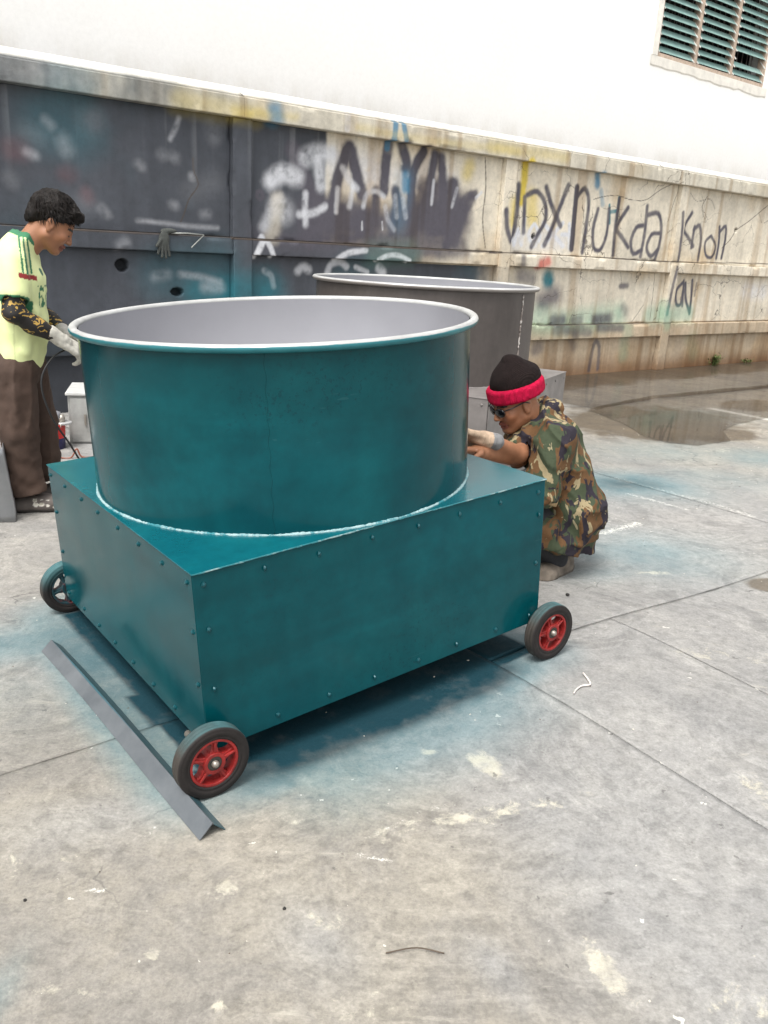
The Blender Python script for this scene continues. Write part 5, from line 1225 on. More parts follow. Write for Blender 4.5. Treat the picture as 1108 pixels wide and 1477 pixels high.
for nm, mt, cnt, szr in (('cement_crumbs', M_CHIP, 420, (0.001, 0.0032)), ('dark_grit', M_TWIG, 220, (0.001, 0.003))):
    m_ = MB()
    for k in range(cnt):
        s_ = random.uniform(-5.6, 3.0); t_ = random.uniform(0.6, 6.2); p = W0 + s_ * WU + t_ * WN
        if p[1] < 1.1: continue
        c0 = gp(p[0], p[1], 0.0); r = random.uniform(*szr) * (1 + 0.15 * p[1]); w = [Vector((random.uniform(-1, 1), random.uniform(-1, 1), 0)).normalized() * r * random.uniform(0.6, 1.5) for _ in range(1)][0]
        n_ = w.cross(Vector((0, 0, 1))) * random.uniform(0.4, 1)
        m_.add([c0 + w, c0 + n_, c0 - w, c0 - n_, c0 + Vector((0, 0, r * 0.7)) + w * 0.2], [(0, 1, 4), (1, 2, 4), (2, 3, 4), (3, 0, 4)])
    tag(m_.build(nm, mt), 'scattered ' + ('pale cement crumbs' if 'cem' in nm else 'dark grit') + ' lying all over the concrete yard', 'debris', kind='stuff')

# ================================================================ PEOPLE
SKIN = np.array((0.31, 0.142, 0.076)); LIP = np.array((0.24, 0.085, 0.06)); BROW = np.array((0.012, 0.009, 0.008))
M_SKIN = colmat('skin', 0.5, 300, 0.08, var=0.08, scale=30)
def hair_mat():
    t = NT('black_hair'); f = t.noise(90, 4, stretch=(1, 1, 0.25))
    t.set(Base_Color=t.ramp(f, [(0.3, (0.004, 0.0033, 0.003)), (0.75, (0.014, 0.010, 0.008))]), Roughness=0.6); t.b.inputs['Specular IOR Level'].default_value = 0.18; t.bump(t.noise(160, 3, stretch=(1, 1, 0.3)), 0.7, 0.006); return t.m
M_HAIR = hair_mat()
def head_prims():
    """head facing +x, centre of the skull at the origin"""
    s = SKIN
    P = [EL((-0.012, 0, 0.035), (0.098, 0.076, 0.090), 0.02, s), EL((0.030, 0, -0.028), (0.062, 0.062, 0.085), 0.03, s),
         RC((0.005, -0.050, -0.058), (0.066, -0.014, -0.098), 0.026, 0.020, 0.02, s), RC((0.005, 0.050, -0.058), (0.066, 0.014, -0.098), 0.026, 0.020, 0.02, s),
         EL((0.078, 0, -0.098), (0.018, 0.022, 0.017), 0.015, s),
         RC((0.076, -0.036, 0.016), (0.084, -0.008, 0.014), 0.011, 0.010, 0.012, s), RC((0.076, 0.036, 0.016), (0.084, 0.008, 0.014), 0.011, 0.010, 0.012, s),
         EL((0.062, -0.042, -0.026), (0.024, 0.024, 0.022), 0.02, s), EL((0.062, 0.042, -0.026), (0.024, 0.024, 0.022), 0.02, s),
         RC((0.088, 0, 0.006), (0.108, 0, -0.030), 0.008, 0.0115, 0.010, s), EL((0.098, -0.013, -0.034), (0.012, 0.008, 0.008), 0.006, s), EL((0.098, 0.013, -0.034), (0.012, 0.008, 0.008), 0.006, s),
         EL((0.094, -0.031, -0.004), (0.014, 0.017, 0.010), 0.008, s, sub=True), EL((0.094, 0.031, -0.004), (0.014, 0.017, 0.010), 0.008, s, sub=True),
         EL((0.078, -0.031, -0.004), (0.013, 0.014, 0.0115), 0.004, s), EL((0.078, 0.031, -0.004), (0.013, 0.014, 0.0115), 0.004, s),
         RC((0.086, -0.020, -0.064), (0.095, 0, -0.061), 0.006, 0.0085, 0.006, LIP), RC((0.086, 0.020, -0.064), (0.095, 0, -0.061), 0.006, 0.0085, 0.006, LIP),
         RC((0.083, -0.017, -0.074), (0.091, 0, -0.076), 0.006, 0.009, 0.006, LIP), RC((0.083, 0.017, -0.074), (0.091, 0, -0.076), 0.006, 0.009, 0.006, LIP),
         RC((0.080, -0.024, -0.069), (0.100, 0, -0.0685), 0.0022, 0.0022, 0.003, LIP * 0.5, sub=True), RC((0.100, 0, -0.0685), (0.080, 0.024, -0.069), 0.0022, 0.0022, 0.003, LIP * 0.5, sub=True)]
    for sy in (-1, 1):
        P += [EL((-0.008, sy * 0.078, -0.010), (0.020, 0.008, 0.031), 0.008, s, rot=Matrix.Rotation(-0.25, 3, 'Y')), EL((-0.004, sy * 0.088, -0.006), (0.009, 0.006, 0.017), 0.005, s * 0.6, sub=True),
              RC((-0.004, sy * 0.078, -0.036), (0.0, sy * 0.077, -0.040), 0.007, 0.006, 0.006, s)]
    return P
def head_paint(Mh, T):
    Mi = np.array(Mh).T
    def f(v, c):
        q = (v - np.array(T)) @ Mi.T
        for sy in (-1, 1):
            b = (np.abs(q[:, 2] - 0.026 + np.abs(q[:, 1] - sy * 0.03) * 0.15) < 0.0055) & (np.abs(q[:, 1] - sy * 0.031) < 0.021) & (q[:, 0] > 0.055); c[b] = BROW
            e = (np.abs(q[:, 2] + 0.0045) < 0.0035) & (np.abs(q[:, 1] - sy * 0.031) < 0.013) & (q[:, 0] > 0.07); c[e] = (0.03, 0.022, 0.02)
            n_ = (np.hypot(q[:, 1] - sy * 0.008, q[:, 2] + 0.041) < 0.005) & (q[:, 0] > 0.085); c[n_] *= 0.25
        ck = np.exp(-((q[:, 0] - 0.07) / 0.03) ** 2 - ((np.abs(q[:, 1]) - 0.045) / 0.02) ** 2 - ((q[:, 2] + 0.03) / 0.025) ** 2)
        c = c * (1 + 0.22 * ck[:, None] * np.array((1.2, 0.7, 0.6)))
        beard = np.exp(-((q[:, 0] - 0.085) / 0.03) ** 2 - (q[:, 1] / 0.035) ** 2 - ((q[:, 2] + 0.075) / 0.02) ** 2)
        c = c * (1 - 0.22 * beard[:, None])
        return c * (1 + 0.16 * (vnoise(q * 45) - 0.5))[:, None]
    return f
def hand_prims(wrist, palm_dir, palm_n, thumb_side, size=1.0, curl=0.6, col=None):
    """palm with four unequal bent fingers and a thumb; palm_n points out of the palm"""
    w = np.array(wrist, float); d = np.array(palm_dir, float); d /= np.linalg.norm(d)
    n_ = np.array(palm_n, float); n_ -= d * (n_ @ d); n_ /= np.linalg.norm(n_)
    s = np.cross(d, n_) * thumb_side; z = size
    P = [RC(w, w + d * 0.035 * z, 0.026 * z, 0.026 * z, 0.012, col)]
    for k in range(4):
        o = (1.5 - k) * 0.019 * z
        P.append(RC(w + d * 0.015 * z + s * o * 0.7, w + d * 0.085 * z + s * o, 0.0155 * z, 0.0125 * z, 0.008, col))
        L = (0.040, 0.046, 0.043, 0.034)[k] * z; p = w + d * 0.090 * z + s * o; a = curl * (0.8 + 0.12 * k); dirv = d
        for j, (ln, r0, r1) in enumerate(((1.0, 0.0098, 0.0090), (0.65, 0.0090, 0.0082), (0.5, 0.0082, 0.0068))):
            ang_ = a * (j + 1) * 0.75; dirv = d * math.cos(ang_) + n_ * math.sin(ang_)
            q = p + dirv * L * ln; P.append(RC(p, q, r0 * z, r1 * z, 0.003, col)); p = q
    t0 = w + d * 0.025 * z + s * 0.022 * z; t1 = t0 + (d * 0.45 + s * 0.75 + n_ * 0.35) * 0.042 * z; t2 = t1 + (d * 0.8 + s * 0.2 + n_ * 0.5) * 0.032 * z; t3 = t2 + (d * 0.85 - s * 0.05 + n_ * 0.5) * 0.022 * z
    P += [RC(t0, t1, 0.016 * z, 0.0125 * z, 0.010, col), RC(t1, t2, 0.0115 * z, 0.010 * z, 0.004, col), RC(t2, t3, 0.010 * z, 0.0075 * z, 0.003, col)]
    return P

def ridge(P): return (1 - np.abs(2 * vnoise(P) - 1)) ** 3
# ---------------------------------------------------------------- man standing at the left, profile to the right
m1 = empty('person', (-1.814, 4.089, 0), 0.4175, 'standing person in a pale yellow football shirt, black patterned arm sleeves, brown trousers and clogs', 'person')
Mh = Matrix.Rotation(R_(35), 3, 'Y')
HT = (0.186, 0.0, 1.380)
NECK = [RC((0.045, 0, 1.24), (0.135, 0, 1.355), 0.060, 0.056, 0.03, SKIN)]
shR, elR, wrR = (0.005, -0.165, 1.205), (-0.012, -0.225, 0.985), (0.165, -0.170, 0.872)
shL, elL, wrL = (0.055, 0.165, 1.205), (0.075, 0.235, 0.985), (0.225, 0.10, 0.86)
body = NECK + xf(head_prims(), Mh, HT) + [EL((0.02, 0, 1.08), (0.09, 0.14, 0.17), 0.03, SKIN), EL((0.0, 0, 0.88), (0.10, 0.13, 0.16), 0.03, SKIN), RC((0.0, -0.15, 1.2), (0.05, 0.15, 1.2), 0.05, 0.05, 0.03, SKIN)]
for sh_, el_, wr_ in ((shR, elR, wrR), (shL, elL, wrL)):
    body += [RC(sh_, el_, 0.050, 0.038, 0.02, SKIN), RC(el_, wr_, 0.038, 0.025, 0.015, SKIN)]
    d_ = np.array(wr_) - np.array(el_); body += [RC(wr_, np.array(wr_) + d_ / np.linalg.norm(d_) * 0.02, 0.024, 0.022, 0.01, SKIN)]
sdf_mesh('body', body, M_SKIN, m1, 0.0042, paint=head_paint(Mh, HT))
# hair: cap with a ragged fringe, then tufts
hp_ = xf([EL((-0.020, 0, 0.050), (0.108, 0.088, 0.098), 0.02), EL((0.050, 0, 0.085), (0.058, 0.066, 0.045), 0.02), EL((-0.085, 0, -0.005), (0.035, 0.062, 0.06), 0.02)], Mh, HT)
nrm = np.array(Mh @ Vector((0.72, 0, -1))); pt_ = np.array(Mh @ Vector((0.075, 0, 0.058))) + np.array(HT)
sdf_mesh('hair', hp_, M_HAIR, m1, 0.005, cuts=[(pt_, nrm, 0.012)], disp=lambda G: -0.013 * (ridge(G * np.array((30, 30, 22))) - 0.35) - 0.004 * (vnoise(G * 90) - 0.5))
hm = MB()
for k in range(2200):
    u = Vector((random.gauss(0, 1), random.gauss(0, 1), random.gauss(0.3, 0.8))).normalized()
    p = Vector((-0.018 + u.x * 0.100, u.y * 0.082, 0.048 + u.z * 0.092))
    if p.x * 0.72 - p.z > 0.075 * 0.72 - 0.062: continue
    d = (u * 0.7 + Vector((0.8, random.gauss(0, .45), -0.45)) * 1.2 + Vector((random.gauss(0, .25), random.gauss(0, .25), random.gauss(0, .25)))).normalized()
    L = random.uniform(0.018, 0.036); q = p + d * L * 0.6; e = p + d * L + Vector((0.2, 0, -0.5)) * L * 0.5; w = d.cross(u).normalized() * 0.0022 if d.cross(u).length > 0.01 else Vector((0, 0.004, 0))
    T_ = Vector(HT); hm.add([T_ + Mh @ (p - w), T_ + Mh @ (p + w), T_ + Mh @ (q + w * 0.7 + u * 0.003), T_ + Mh @ (q - w * 0.7 + u * 0.003), T_ + Mh @ e], [(0, 1, 2, 3), (3, 2, 4)])
tag(hm.build('hair_tufts', M_HAIR, m1, smooth=True, fix=False), kind='stuff')
# shirt
SH = np.array((0.67, 0.73, 0.36)); SHG = np.array((0.03, 0.16, 0.075))
shirt = [EL((0.018, 0, 1.09), (0.122, 0.178, 0.185), 0.05), EL((0.012, 0, 0.915), (0.130, 0.172, 0.21), 0.05), EL((-0.008, 0, 0.765), (0.120, 0.170, 0.13), 0.04),
         RC((-0.005, -0.140, 1.215), (0.045, 0.140, 1.215), 0.060, 0.060, 0.04), RC((0.02, 0, 1.225), (0.058, 0, 1.290), 0.090, 0.074, 0.03), RC((0.0, -0.10, 1.25), (0.04, 0.10, 1.25), 0.055, 0.055, 0.05),
         RC(shR, np.array(elR) * 0.62 + np.array(shR) * 0.38, 0.068, 0.076, 0.03), RC(shL, np.array(elL) * 0.62 + np.array(shL) * 0.38, 0.068, 0.076, 0.03),
         RC((0.105, -0.02, 0.79), (0.115, 0.07, 0.97), 0.022, 0.03, 0.03), RC((0.03, -0.155, 0.80), (0.08, -0.13, 0.98), 0.02, 0.02, 0.03)]
hemR = np.array(elR) * 0.80 + np.array(shR) * 0.20; axR = np.array(elR) - np.array(shR); axR /= np.linalg.norm(axR)
shirt.append(RC(hemR, hemR + axR * 0.08, 0.060, 0.064, 0.004, sub=True))
shirt.append(EL((0.085, 0, 1.325), (0.072, 0.064, 0.050), 0.006, sub=True))
def folds(G):
    a = np.sin((G[:, 2] * 3.2 + G[:, 0] * 5 + 0.9 * vnoise(G * 7)) * 9.0) * sst(1.15, 0.8, G[:, 2]) * 0.5
    return -0.009 * ridge(G * np.array((9, 9, 5)) + 2) + 0.004 - 0.008 * (vnoise(G * np.array((16, 16, 7))) - 0.5) - 0.006 * a - 0.010 * (vnoise(G * np.array((26, 26, 16)) + 5) - 0.5)
def shirt_paint(v, c):
    c[:] = SH * (1 + 0.06 * (vnoise(v * 14) - 0.5))[:, None]
    x, y, z = v.T
    tpos = ((v - hemR) @ axR)
    sl_ = (y < -0.105) | (np.abs(y - 0.2) < 0.06)
    c[(tpos > -0.022) & (y < -0.12) & (z > 0.98) & (np.linalg.norm(v - hemR - tpos[:, None] * axR, axis=1) < 0.10)] = SHG
    col_ = (np.sqrt((x - 0.085) ** 2 * 0.85 + y ** 2 + ((z - 1.325) * 1.35) ** 2) < 0.086) & (z > 1.22); c[col_] = SHG
    band = np.abs(z - 1.143 + (x - 0.06) * 0.25)
    for o in (0.040, 0.058, 0.076):
        st_ = (np.abs(x - o - 0.05 * (1.2 - z)) < 0.0042) & (y < -0.06) & (z > 1.155); c[st_] = SHG
    c[(band < 0.011) & (y < -0.085) & (x > 0.022) & (x < 0.10)] = (0.26, 0.02, 0.02)
    em = (z > 1.0) & (z < 1.10) & (x > 0.10) & (y < 0.03); w = vnoise(v * np.array((1, 150, 60)))
    c[em & (w > 0.60)] = SHG
    crest = (np.hypot(y + 0.05, (z - 1.16)) < 0.018) & (x > 0.09); c[crest] = SHG * 0.8
    side = (np.abs(x - 0.0 - 0.02 * np.sin(z * 6)) < 0.0035) & (y < -0.10) & (z < 1.0); c[side] = c[side] * 0.82
    return c
M_SHIRT = colmat('shirt_cloth', 0.75, 40, 0.25, sheen=0.1, var=0.06, scale=9)
sdf_mesh('shirt', shirt, M_SHIRT, m1, 0.0048, cuts=[((0, 0, 0.715), (-0.22, 0, -1), 0), ((hemR), axR + np.array((0, 0, 0)), 0)] if False else [((0, 0, 0.715), (-0.22, 0, -1), 0)], disp=folds, paint=shirt_paint)
# black sleeves with a gold tribal print
def sleevemat():
    t = NT('printed_sleeve')
    nz = t.n('ShaderNodeTexNoise'); nz.inputs['Scale'].default_value = 16; t.l(t.tc.outputs['Object'], nz.inputs['Vector'])
    w = t.n('ShaderNodeTexWave', wave_type='RINGS'); w.inputs['Scale'].default_value = 13; w.inputs['Distortion'].default_value = 9; w.inputs['Detail Scale'].default_value = 2.2; t.l(t.tc.outputs['Object'], w.inputs['Vector'])
    k = t.math('MULTIPLY', t.math('GREATER_THAN', w.outputs['Fac'], 0.80), t.math('GREATER_THAN', t.noise(17, 2), 0.47))
    t.set(Base_Color=t.mix(k, (0.012, 0.010, 0.009), (0.42, 0.26, 0.055)), Roughness=0.65); return t.m
M_SLV = sleevemat()
for sh_, el_, wr_, sgn in ((shR, elR, wrR, 1), (shL, elL, wrL, -1)):
    A, B, C_ = np.array(sh_), np.array(el_), np.array(wr_)
    sdf_mesh('arm_sleeve', [RC(A * 0.30 + B * 0.70, B, 0.049, 0.045, 0.015), RC(B, C_, 0.045, 0.031, 0.02), EL(B * 0.5 + C_ * 0.5 + np.array((0, 0, -0.006)), (0.05, 0.038, 0.036), 0.03)], M_SLV, m1, 0.005,
             disp=lambda G: -0.004 * (vnoise(G * 40) - 0.5))
M_GLOVE = colmat('knit_glove', 0.9, 420, 0.5, var=0.2, scale=60)
d_ = np.array((0.75, 0.25, -0.60))
gl = [RC(np.array(wrR) - d_ * 0.035, np.array(wrR) + d_ * 0.03, 0.036, 0.031, 0.01)] + hand_prims(np.array(wrR) + d_ * 0.015, (0.82, 0.30, -0.55), (-0.35, 0.55, -0.7), 1, 1.12, 0.75)
sdf_mesh('glove', gl, M_GLOVE, m1, 0.0042, disp=lambda G: -0.004 * (vnoise(G * 70) - 0.5), default=(0.50, 0.48, 0.42))
d_ = np.array((0.7, -0.25, -0.5))
gl = [RC(np.array(wrL) - d_ * 0.03, np.array(wrL) + d_ * 0.03, 0.035, 0.030, 0.01)] + hand_prims(np.array(wrL) + d_ * 0.015, (0.8, -0.25, -0.55), (-0.35, -0.5, -0.7), -1, 1.1, 0.7)
sdf_mesh('glove', gl, M_GLOVE, m1, 0.0048, default=(0.40, 0.385, 0.36))
# trousers
M_TROU = colmat('brown_drill', 0.85, 60, 0.3, var=0.2, scale=20)
TB = (0.060, 0.037, 0.027)
hipN, knN, anN = (-0.035, -0.082, 0.70), (-0.030, -0.095, 0.41), (-0.012, -0.098, 0.09)
hipF, knF, anF = (0.02, 0.080, 0.70), (0.072, 0.092, 0.42), (0.088, 0.098, 0.09)
tr = [EL((-0.008, 0, 0.72), (0.112, 0.160, 0.10), 0.03), RC(hipN, knN, 0.098, 0.083, 0.03), RC(knN, anN, 0.083, 0.074, 0.02), RC(hipF, knF, 0.092, 0.080, 0.03), RC(knF, anF, 0.080, 0.072, 0.02),
      RC((-0.06, -0.14, 0.17), (0.04, -0.06, 0.135), 0.030, 0.03, 0.03), RC((-0.05, -0.05, 0.125), (0.04, -0.13, 0.115), 0.032, 0.03, 0.03), RC((0.03, 0.06, 0.17), (0.14, 0.10, 0.13), 0.028, 0.028, 0.03),
      RC((-0.03, -0.17, 0.62), (-0.05, -0.17, 0.40), 0.018, 0.012, 0.03)]
def tfold(G):
    z = G[:, 2]; w = sst(0.5, 0.1, z)
    return -0.007 * (vnoise(G * np.array((12, 12, 5))) - 0.5) - 0.010 * ridge(G * np.array((13, 13, 3.2)) + 3) - 0.007 * np.sin(z * 62 + G[:, 0] * 26 + 3 * vnoise(G * 9)) * w * 0.55 - 0.008 * (vnoise(G * 30) - 0.5)
sdf_mesh('trousers', tr, M_TROU, m1, 0.0052, cuts=[((0, 0, 0.098), (0.15, 0, -1), 0)], disp=tfold, default=TB, paint=lambda v, c: c * (1 + 0.35 * (vnoise(v * 6) - 0.5))[:, None])
# clogs with rows of openings
M_CLOG = colmat('clog_foam', 0.7, 60, 0.15, var=0.15)
def clog(x, y, a):
    Rz = np.array(Matrix.Rotation(a, 3, 'Z'))
    P = xf([RC((-0.07, 0, 0.030), (0.10, 0, 0.026), 0.036, 0.040, 0.02), EL((0.065, 0, 0.030), (0.092, 0.050, 0.046), 0.03), EL((-0.06, 0, 0.03), (0.05, 0.042, 0.045), 0.03), EL((0.02, 0, 0.065), (0.055, 0.042, 0.024), 0.02)], Rz, (x, y, 0))
    holes = []
    for i in range(5):
        for j, (yy, zz) in enumerate(((-0.045, 0.042), (-0.034, 0.062), (-0.012, 0.075), (0.012, 0.075), (0.034, 0.062))):
            hx = 0.005 + i * 0.028; holes.append(EL((hx, yy * (1 - 0.03 * i), zz - 0.006 * max(0, i - 1)), (0.0105, 0.008, 0.008), 0.003, sub=True))
    HP = xf(holes, Rz, (x, y, 0))
    def paint(v, c):
        c[:] = np.array((0.105, 0.088, 0.078)) * (1 + 0.4 * (vnoise(v * 40) - 0.5))[:, None]
        d = np.min([h_.d(v) for h_ in HP], 0); c[d < 0.0035] = (0.60, 0.57, 0.50)
        c[v[:, 2] < 0.016] = (0.05, 0.045, 0.04)
        return c
    sdf_mesh('clog', P + HP, M_CLOG, m1, 0.0042, cuts=[((0, 0, 0.002), (0, 0, -1), 0)], paint=paint)
clog(0.02, -0.10, -0.08); clog(0.125, 0.10, 0.15)
m1w = Matrix.Translation((-1.814, 4.089, 0)) @ Matrix.Rotation(0.4175, 4, 'Z')
cable('power_cable', [m1w @ Vector((0.235, -0.12, 0.82)), m1w @ Vector((0.14, -0.17, 0.77)), m1w @ Vector((0.085, -0.205, 0.66)), m1w @ Vector((0.12, -0.22, 0.50)), m1w @ Vector((0.20, -0.2, 0.35)), m1w @ Vector((0.265, -0.15, 0.20)), m1w @ Vector((0.285, -0.05, 0.08)), m1w @ Vector((0.28, 0.1, 0.012)), m1w @ Vector((0.30, 0.3, 0.008)), m1w @ Vector((0.42, 0.4, 0.008))], 0.0048, M_BLK, 'black cable hanging from the gloved hand of the standing person')

# ---------------------------------------------------------------- man crouching at the right behind the cart
m2 = empty('person', (0.828, 3.545, gz(0.80, 3.5) - 0.006), -0.235, 'crouching person in a camouflage jacket, dark sunglasses and a black and red knitted hat', 'person')
yaw = R_(180 + 38)
Mh2 = Matrix.Rotation(yaw, 3, 'Z') @ Matrix.Rotation(R_(27), 3, 'Y')
H2 = (-0.290, -0.085, 0.756)
shL2, elL2, wrL2 = (-0.095, -0.175, 0.620), (-0.140, -0.235, 0.415), (-0.310, -0.370, 0.370)
shR2, elR2, wrR2 = (-0.235, 0.110, 0.625), (-0.250, -0.135, 0.530), (-0.372, -0.395, 0.592)
wrF_ = (-0.340, -0.366, 0.636)
body2 = xf(head_prims(), Mh2, H2) + [RC((-0.175, -0.020, 0.635), (-0.255, -0.065, 0.735), 0.062, 0.056, 0.03, SKIN), RC((-0.03, 0.01, 0.30), (-0.13, 0.0, 0.58), 0.11, 0.11, 0.03, SKIN), RC(shL2, shR2, 0.055, 0.055, 0.03, SKIN),
        RC(shL2, elL2, 0.050, 0.042, 0.02, SKIN), RC(elL2, wrL2, 0.042, 0.027, 0.02, SKIN), RC(shR2, elR2, 0.050, 0.044, 0.02, SKIN), RC(elR2, wrR2, 0.044, 0.027, 0.02, SKIN)]
body2 += hand_prims(wrR2, (-0.72, -0.62, 0.12), (0.3, -0.2, -0.9), 1, 1.0, 0.55, SKIN) + hand_prims(wrL2, (-0.8, -0.5, 0.0), (0, 0, -1), -1, 1.0, 0.4, SKIN)
body2 += [RC((-0.235, 0.06, 0.60), (-0.24, -0.2, 0.555), 0.04, 0.036, 0.02, SKIN), RC((-0.24, -0.2, 0.555), wrF_, 0.034, 0.026, 0.02, SKIN)]
fl = [RC((-0.01, -0.070, 0.21), (-0.19, -0.195, 0.285), 0.062, 0.055, 0.03, SKIN), RC((-0.19, -0.195, 0.285), (-0.05, -0.075, 0.08), 0.050, 0.04, 0.03, SKIN), RC((-0.01, 0.070, 0.21), (-0.245, 0.04, 0.33), 0.062, 0.055, 0.03, SKIN), RC((-0.25, 0.04, 0.34), (-0.07, 0.12, 0.08), 0.055, 0.04, 0.03, SKIN)]
sdf_mesh('body', body2 + fl, M_SKIN, m2, 0.0044, paint=head_paint(Mh2, H2))
def camomat():
    t = NT('woodland_camouflage')
    def layer(sc, seed, thr, w=0.012):
        mp = t.n('ShaderNodeMapping'); mp.inputs['Location'].default_value = (seed, seed * 0.7, -seed * 1.3); mp.inputs['Scale'].default_value = (1, 1, 0.62); mp.inputs['Rotation'].default_value = (0.3, 0.5, 0.2)
        t.l(t.tc.outputs['Object'], mp.inputs['Vector'])
        return t.ramp(t.noise(sc, 3, 0.55, vec=mp.outputs[0], dist=1.6), [(thr, 0.0), (thr + w, 1.0)])
    a = t.mix(layer(8, 1.3, 0.49), (0.120, 0.062, 0.026), (0.048, 0.062, 0.034))
    a = t.mix(layer(9.2, 4.1, 0.565), a, (0.29, 0.235, 0.135))
    a = t.mix(layer(10, 8.7, 0.555), a, (0.022, 0.018, 0.026))
    a = t.mix(layer(13, 12.2, 0.655), a, (0.26, 0.225, 0.135))
    f = t.noise(60, 4)
    a = t.mix(0.7, a, t.ramp(f, [(0.3, 0.82), (0.7, 1.15)]), 'MULTIPLY')
    t.set(Base_Color=a, Roughness=0.85); t.b.inputs['Specular IOR Level'].default_value = 0.3; t.bump(t.noise(35, 5), 0.35, 0.008); return t.m
M_CAMO = camomat()
ja = [RC((0.012, -0.070, 0.30), (-0.092, -0.085, 0.590), 0.116, 0.094, 0.04), RC((0.005, 0.080, 0.30), (-0.190, 0.070, 0.605), 0.115, 0.094, 0.04), RC((-0.03, 0, 0.34), (-0.135, 0.0, 0.60), 0.11, 0.09, 0.04),
      RC(shL2, shR2, 0.082, 0.080, 0.04), RC((0.028, -0.05, 0.30), (0.022, -0.01, 0.10), 0.098, 0.088, 0.05), RC((0.0, -0.10, 0.30), (-0.03, -0.13, 0.12), 0.085, 0.075, 0.04), RC((0.03, 0.08, 0.3), (0.0, 0.10, 0.12), 0.10, 0.09, 0.04),
      RC(shL2, np.array(elL2) * 0.9 + np.array(shL2) * 0.1, 0.080, 0.070, 0.03), RC(shR2, np.array(elR2) * 0.85 + np.array(shR2) * 0.15, 0.080, 0.072, 0.03),
      RC((-0.19, -0.055, 0.66), (-0.165, 0.06, 0.685), 0.055, 0.05, 0.02),
      RC((-0.17, -0.10, 0.685), (-0.215, -0.125, 0.63), 0.020, 0.016, 0.012), RC((-0.215, -0.125, 0.63), (-0.235, -0.135, 0.58), 0.016, 0.012, 0.012), RC((-0.17, -0.10, 0.685), (-0.125, -0.03, 0.735), 0.020, 0.020, 0.012), RC((-0.125, -0.03, 0.735), (-0.17, 0.06, 0.73), 0.020, 0.018, 0.012),
      EL((-0.235, -0.075, 0.715), (0.058, 0.058, 0.060), 0.008, sub=True)]
exL = np.array(elL2) - np.array(shL2); exL /= np.linalg.norm(exL)
ja += [RC(np.array(elL2) - exL * 0.03, np.array(elL2) + exL * 0.005, 0.079, 0.080, 0.008), RC(np.array(elL2) + exL * 0.03, np.array(elL2) + exL * 0.12, 0.062, 0.066, 0.005, sub=True)]
exR = np.array(elR2) - np.array(shR2); exR /= np.linalg.norm(exR)
def jfold(G):
    z = G[:, 2]
    return 0.006 - 0.018 * ridge(G * np.array((10, 10, 7)) + 1) - 0.012 * ridge(G @ np.array(((0.8, 0.0, 0.6), (0.0, 1, 0), (-0.6, 0.0, 0.8))) * np.array((7, 9, 20))) - 0.010 * (vnoise(G * np.array((28, 28, 20)) + 9) - 0.5)
sdf_mesh('jacket', ja, M_CAMO, m2, 0.0052, cuts=[((0.0, 0, 0.140), (-0.30, 0.0, -1), 0)], disp=jfold)
# rolled cuff of the near sleeve shows the pale lining
M_LINING = simple('tan_cuff', (0.34, 0.235, 0.115), 0.85, var=0.3, scale=25, bump=0.4)
cuff = [RC(np.array(elL2) - exL * 0.010, np.array(elL2) + exL * 0.018, 0.0855, 0.0865, 0.01), RC(np.array(elL2) + exL * 0.03, np.array(elL2) + exL * 0.12, 0.070, 0.072, 0.004, sub=True)]
sdf_mesh('rolled_cuff', cuff, M_LINING, m2, 0.0045, cuts=[(np.array(elL2) - exL * 0.030, -exL, 0.0), (np.array(elL2) + exL * 0.040, exL, 0.004)], disp=lambda G: -0.010 * (vnoise(G * 26) - 0.5))
# trousers, shoe
tq = [RC((0.0, -0.075, 0.20), (-0.185, -0.195, 0.285), 0.080, 0.078, 0.03), RC((-0.185, -0.195, 0.285), (-0.05, -0.075, 0.075), 0.074, 0.058, 0.03), RC((0.0, 0.075, 0.20), (-0.25, 0.04, 0.33), 0.08, 0.075, 0.03), RC((-0.25, 0.04, 0.33), (-0.07, 0.12, 0.08), 0.07, 0.055, 0.03), EL((0.0, 0, 0.2), (0.08, 0.10, 0.07), 0.03)]
sdf_mesh('trousers', tq, simple('charcoal_trousers', (0.020, 0.021, 0.024), 0.85, var=0.35, scale=18, bump=0.3), m2, 0.006, cuts=[((0, 0, 0.05), (0, 0, -1), 0)], disp=lambda G: -0.012 * (vnoise(G * 22) - 0.5))
kn = [RC((-0.10, -0.190, 0.245), (-0.190, -0.215, 0.270), 0.062, 0.070, 0.03), RC((-0.04, -0.160, 0.185), (-0.14, -0.205, 0.195), 0.045, 0.04, 0.03)]
sdf_mesh('jacket_flap', kn, M_CAMO, m2, 0.006, disp=jfold)
M_SHOE = colmat('muddy_shoe', 0.85, 60, 0.4, var=0.3, scale=30)
def shoe(x, y, a):
    Rz = np.array(Matrix.Rotation(a, 3, 'Z'))
    P = xf([RC((-0.10, 0, 0.035), (0.06, 0, 0.032), 0.034, 0.040, 0.02), EL((0.075, 0, 0.034), (0.055, 0.045, 0.038), 0.02), EL((-0.06, 0, 0.06), (0.06, 0.04, 0.045), 0.03), RC((-0.10, 0, 0.012), (0.09, 0, 0.012), 0.040, 0.044, 0.006)], Rz, (x, y, 0))
    sdf_mesh('shoe', P, M_SHOE, m2, 0.0045, cuts=[((0, 0, 0.002), (0, 0, -1), 0)], disp=lambda G: -0.006 * (vnoise(G * 45) - 0.5),
             paint=lambda v, c: (np.array((0.15, 0.125, 0.10)) * (0.55 + 0.9 * vnoise(v * 38))[:, None]) * np.where(v[:, 2] < 0.018, 0.5, 1.0)[:, None])
shoe(-0.040, -0.085, R_(244)); shoe(-0.10, 0.11, R_(205))
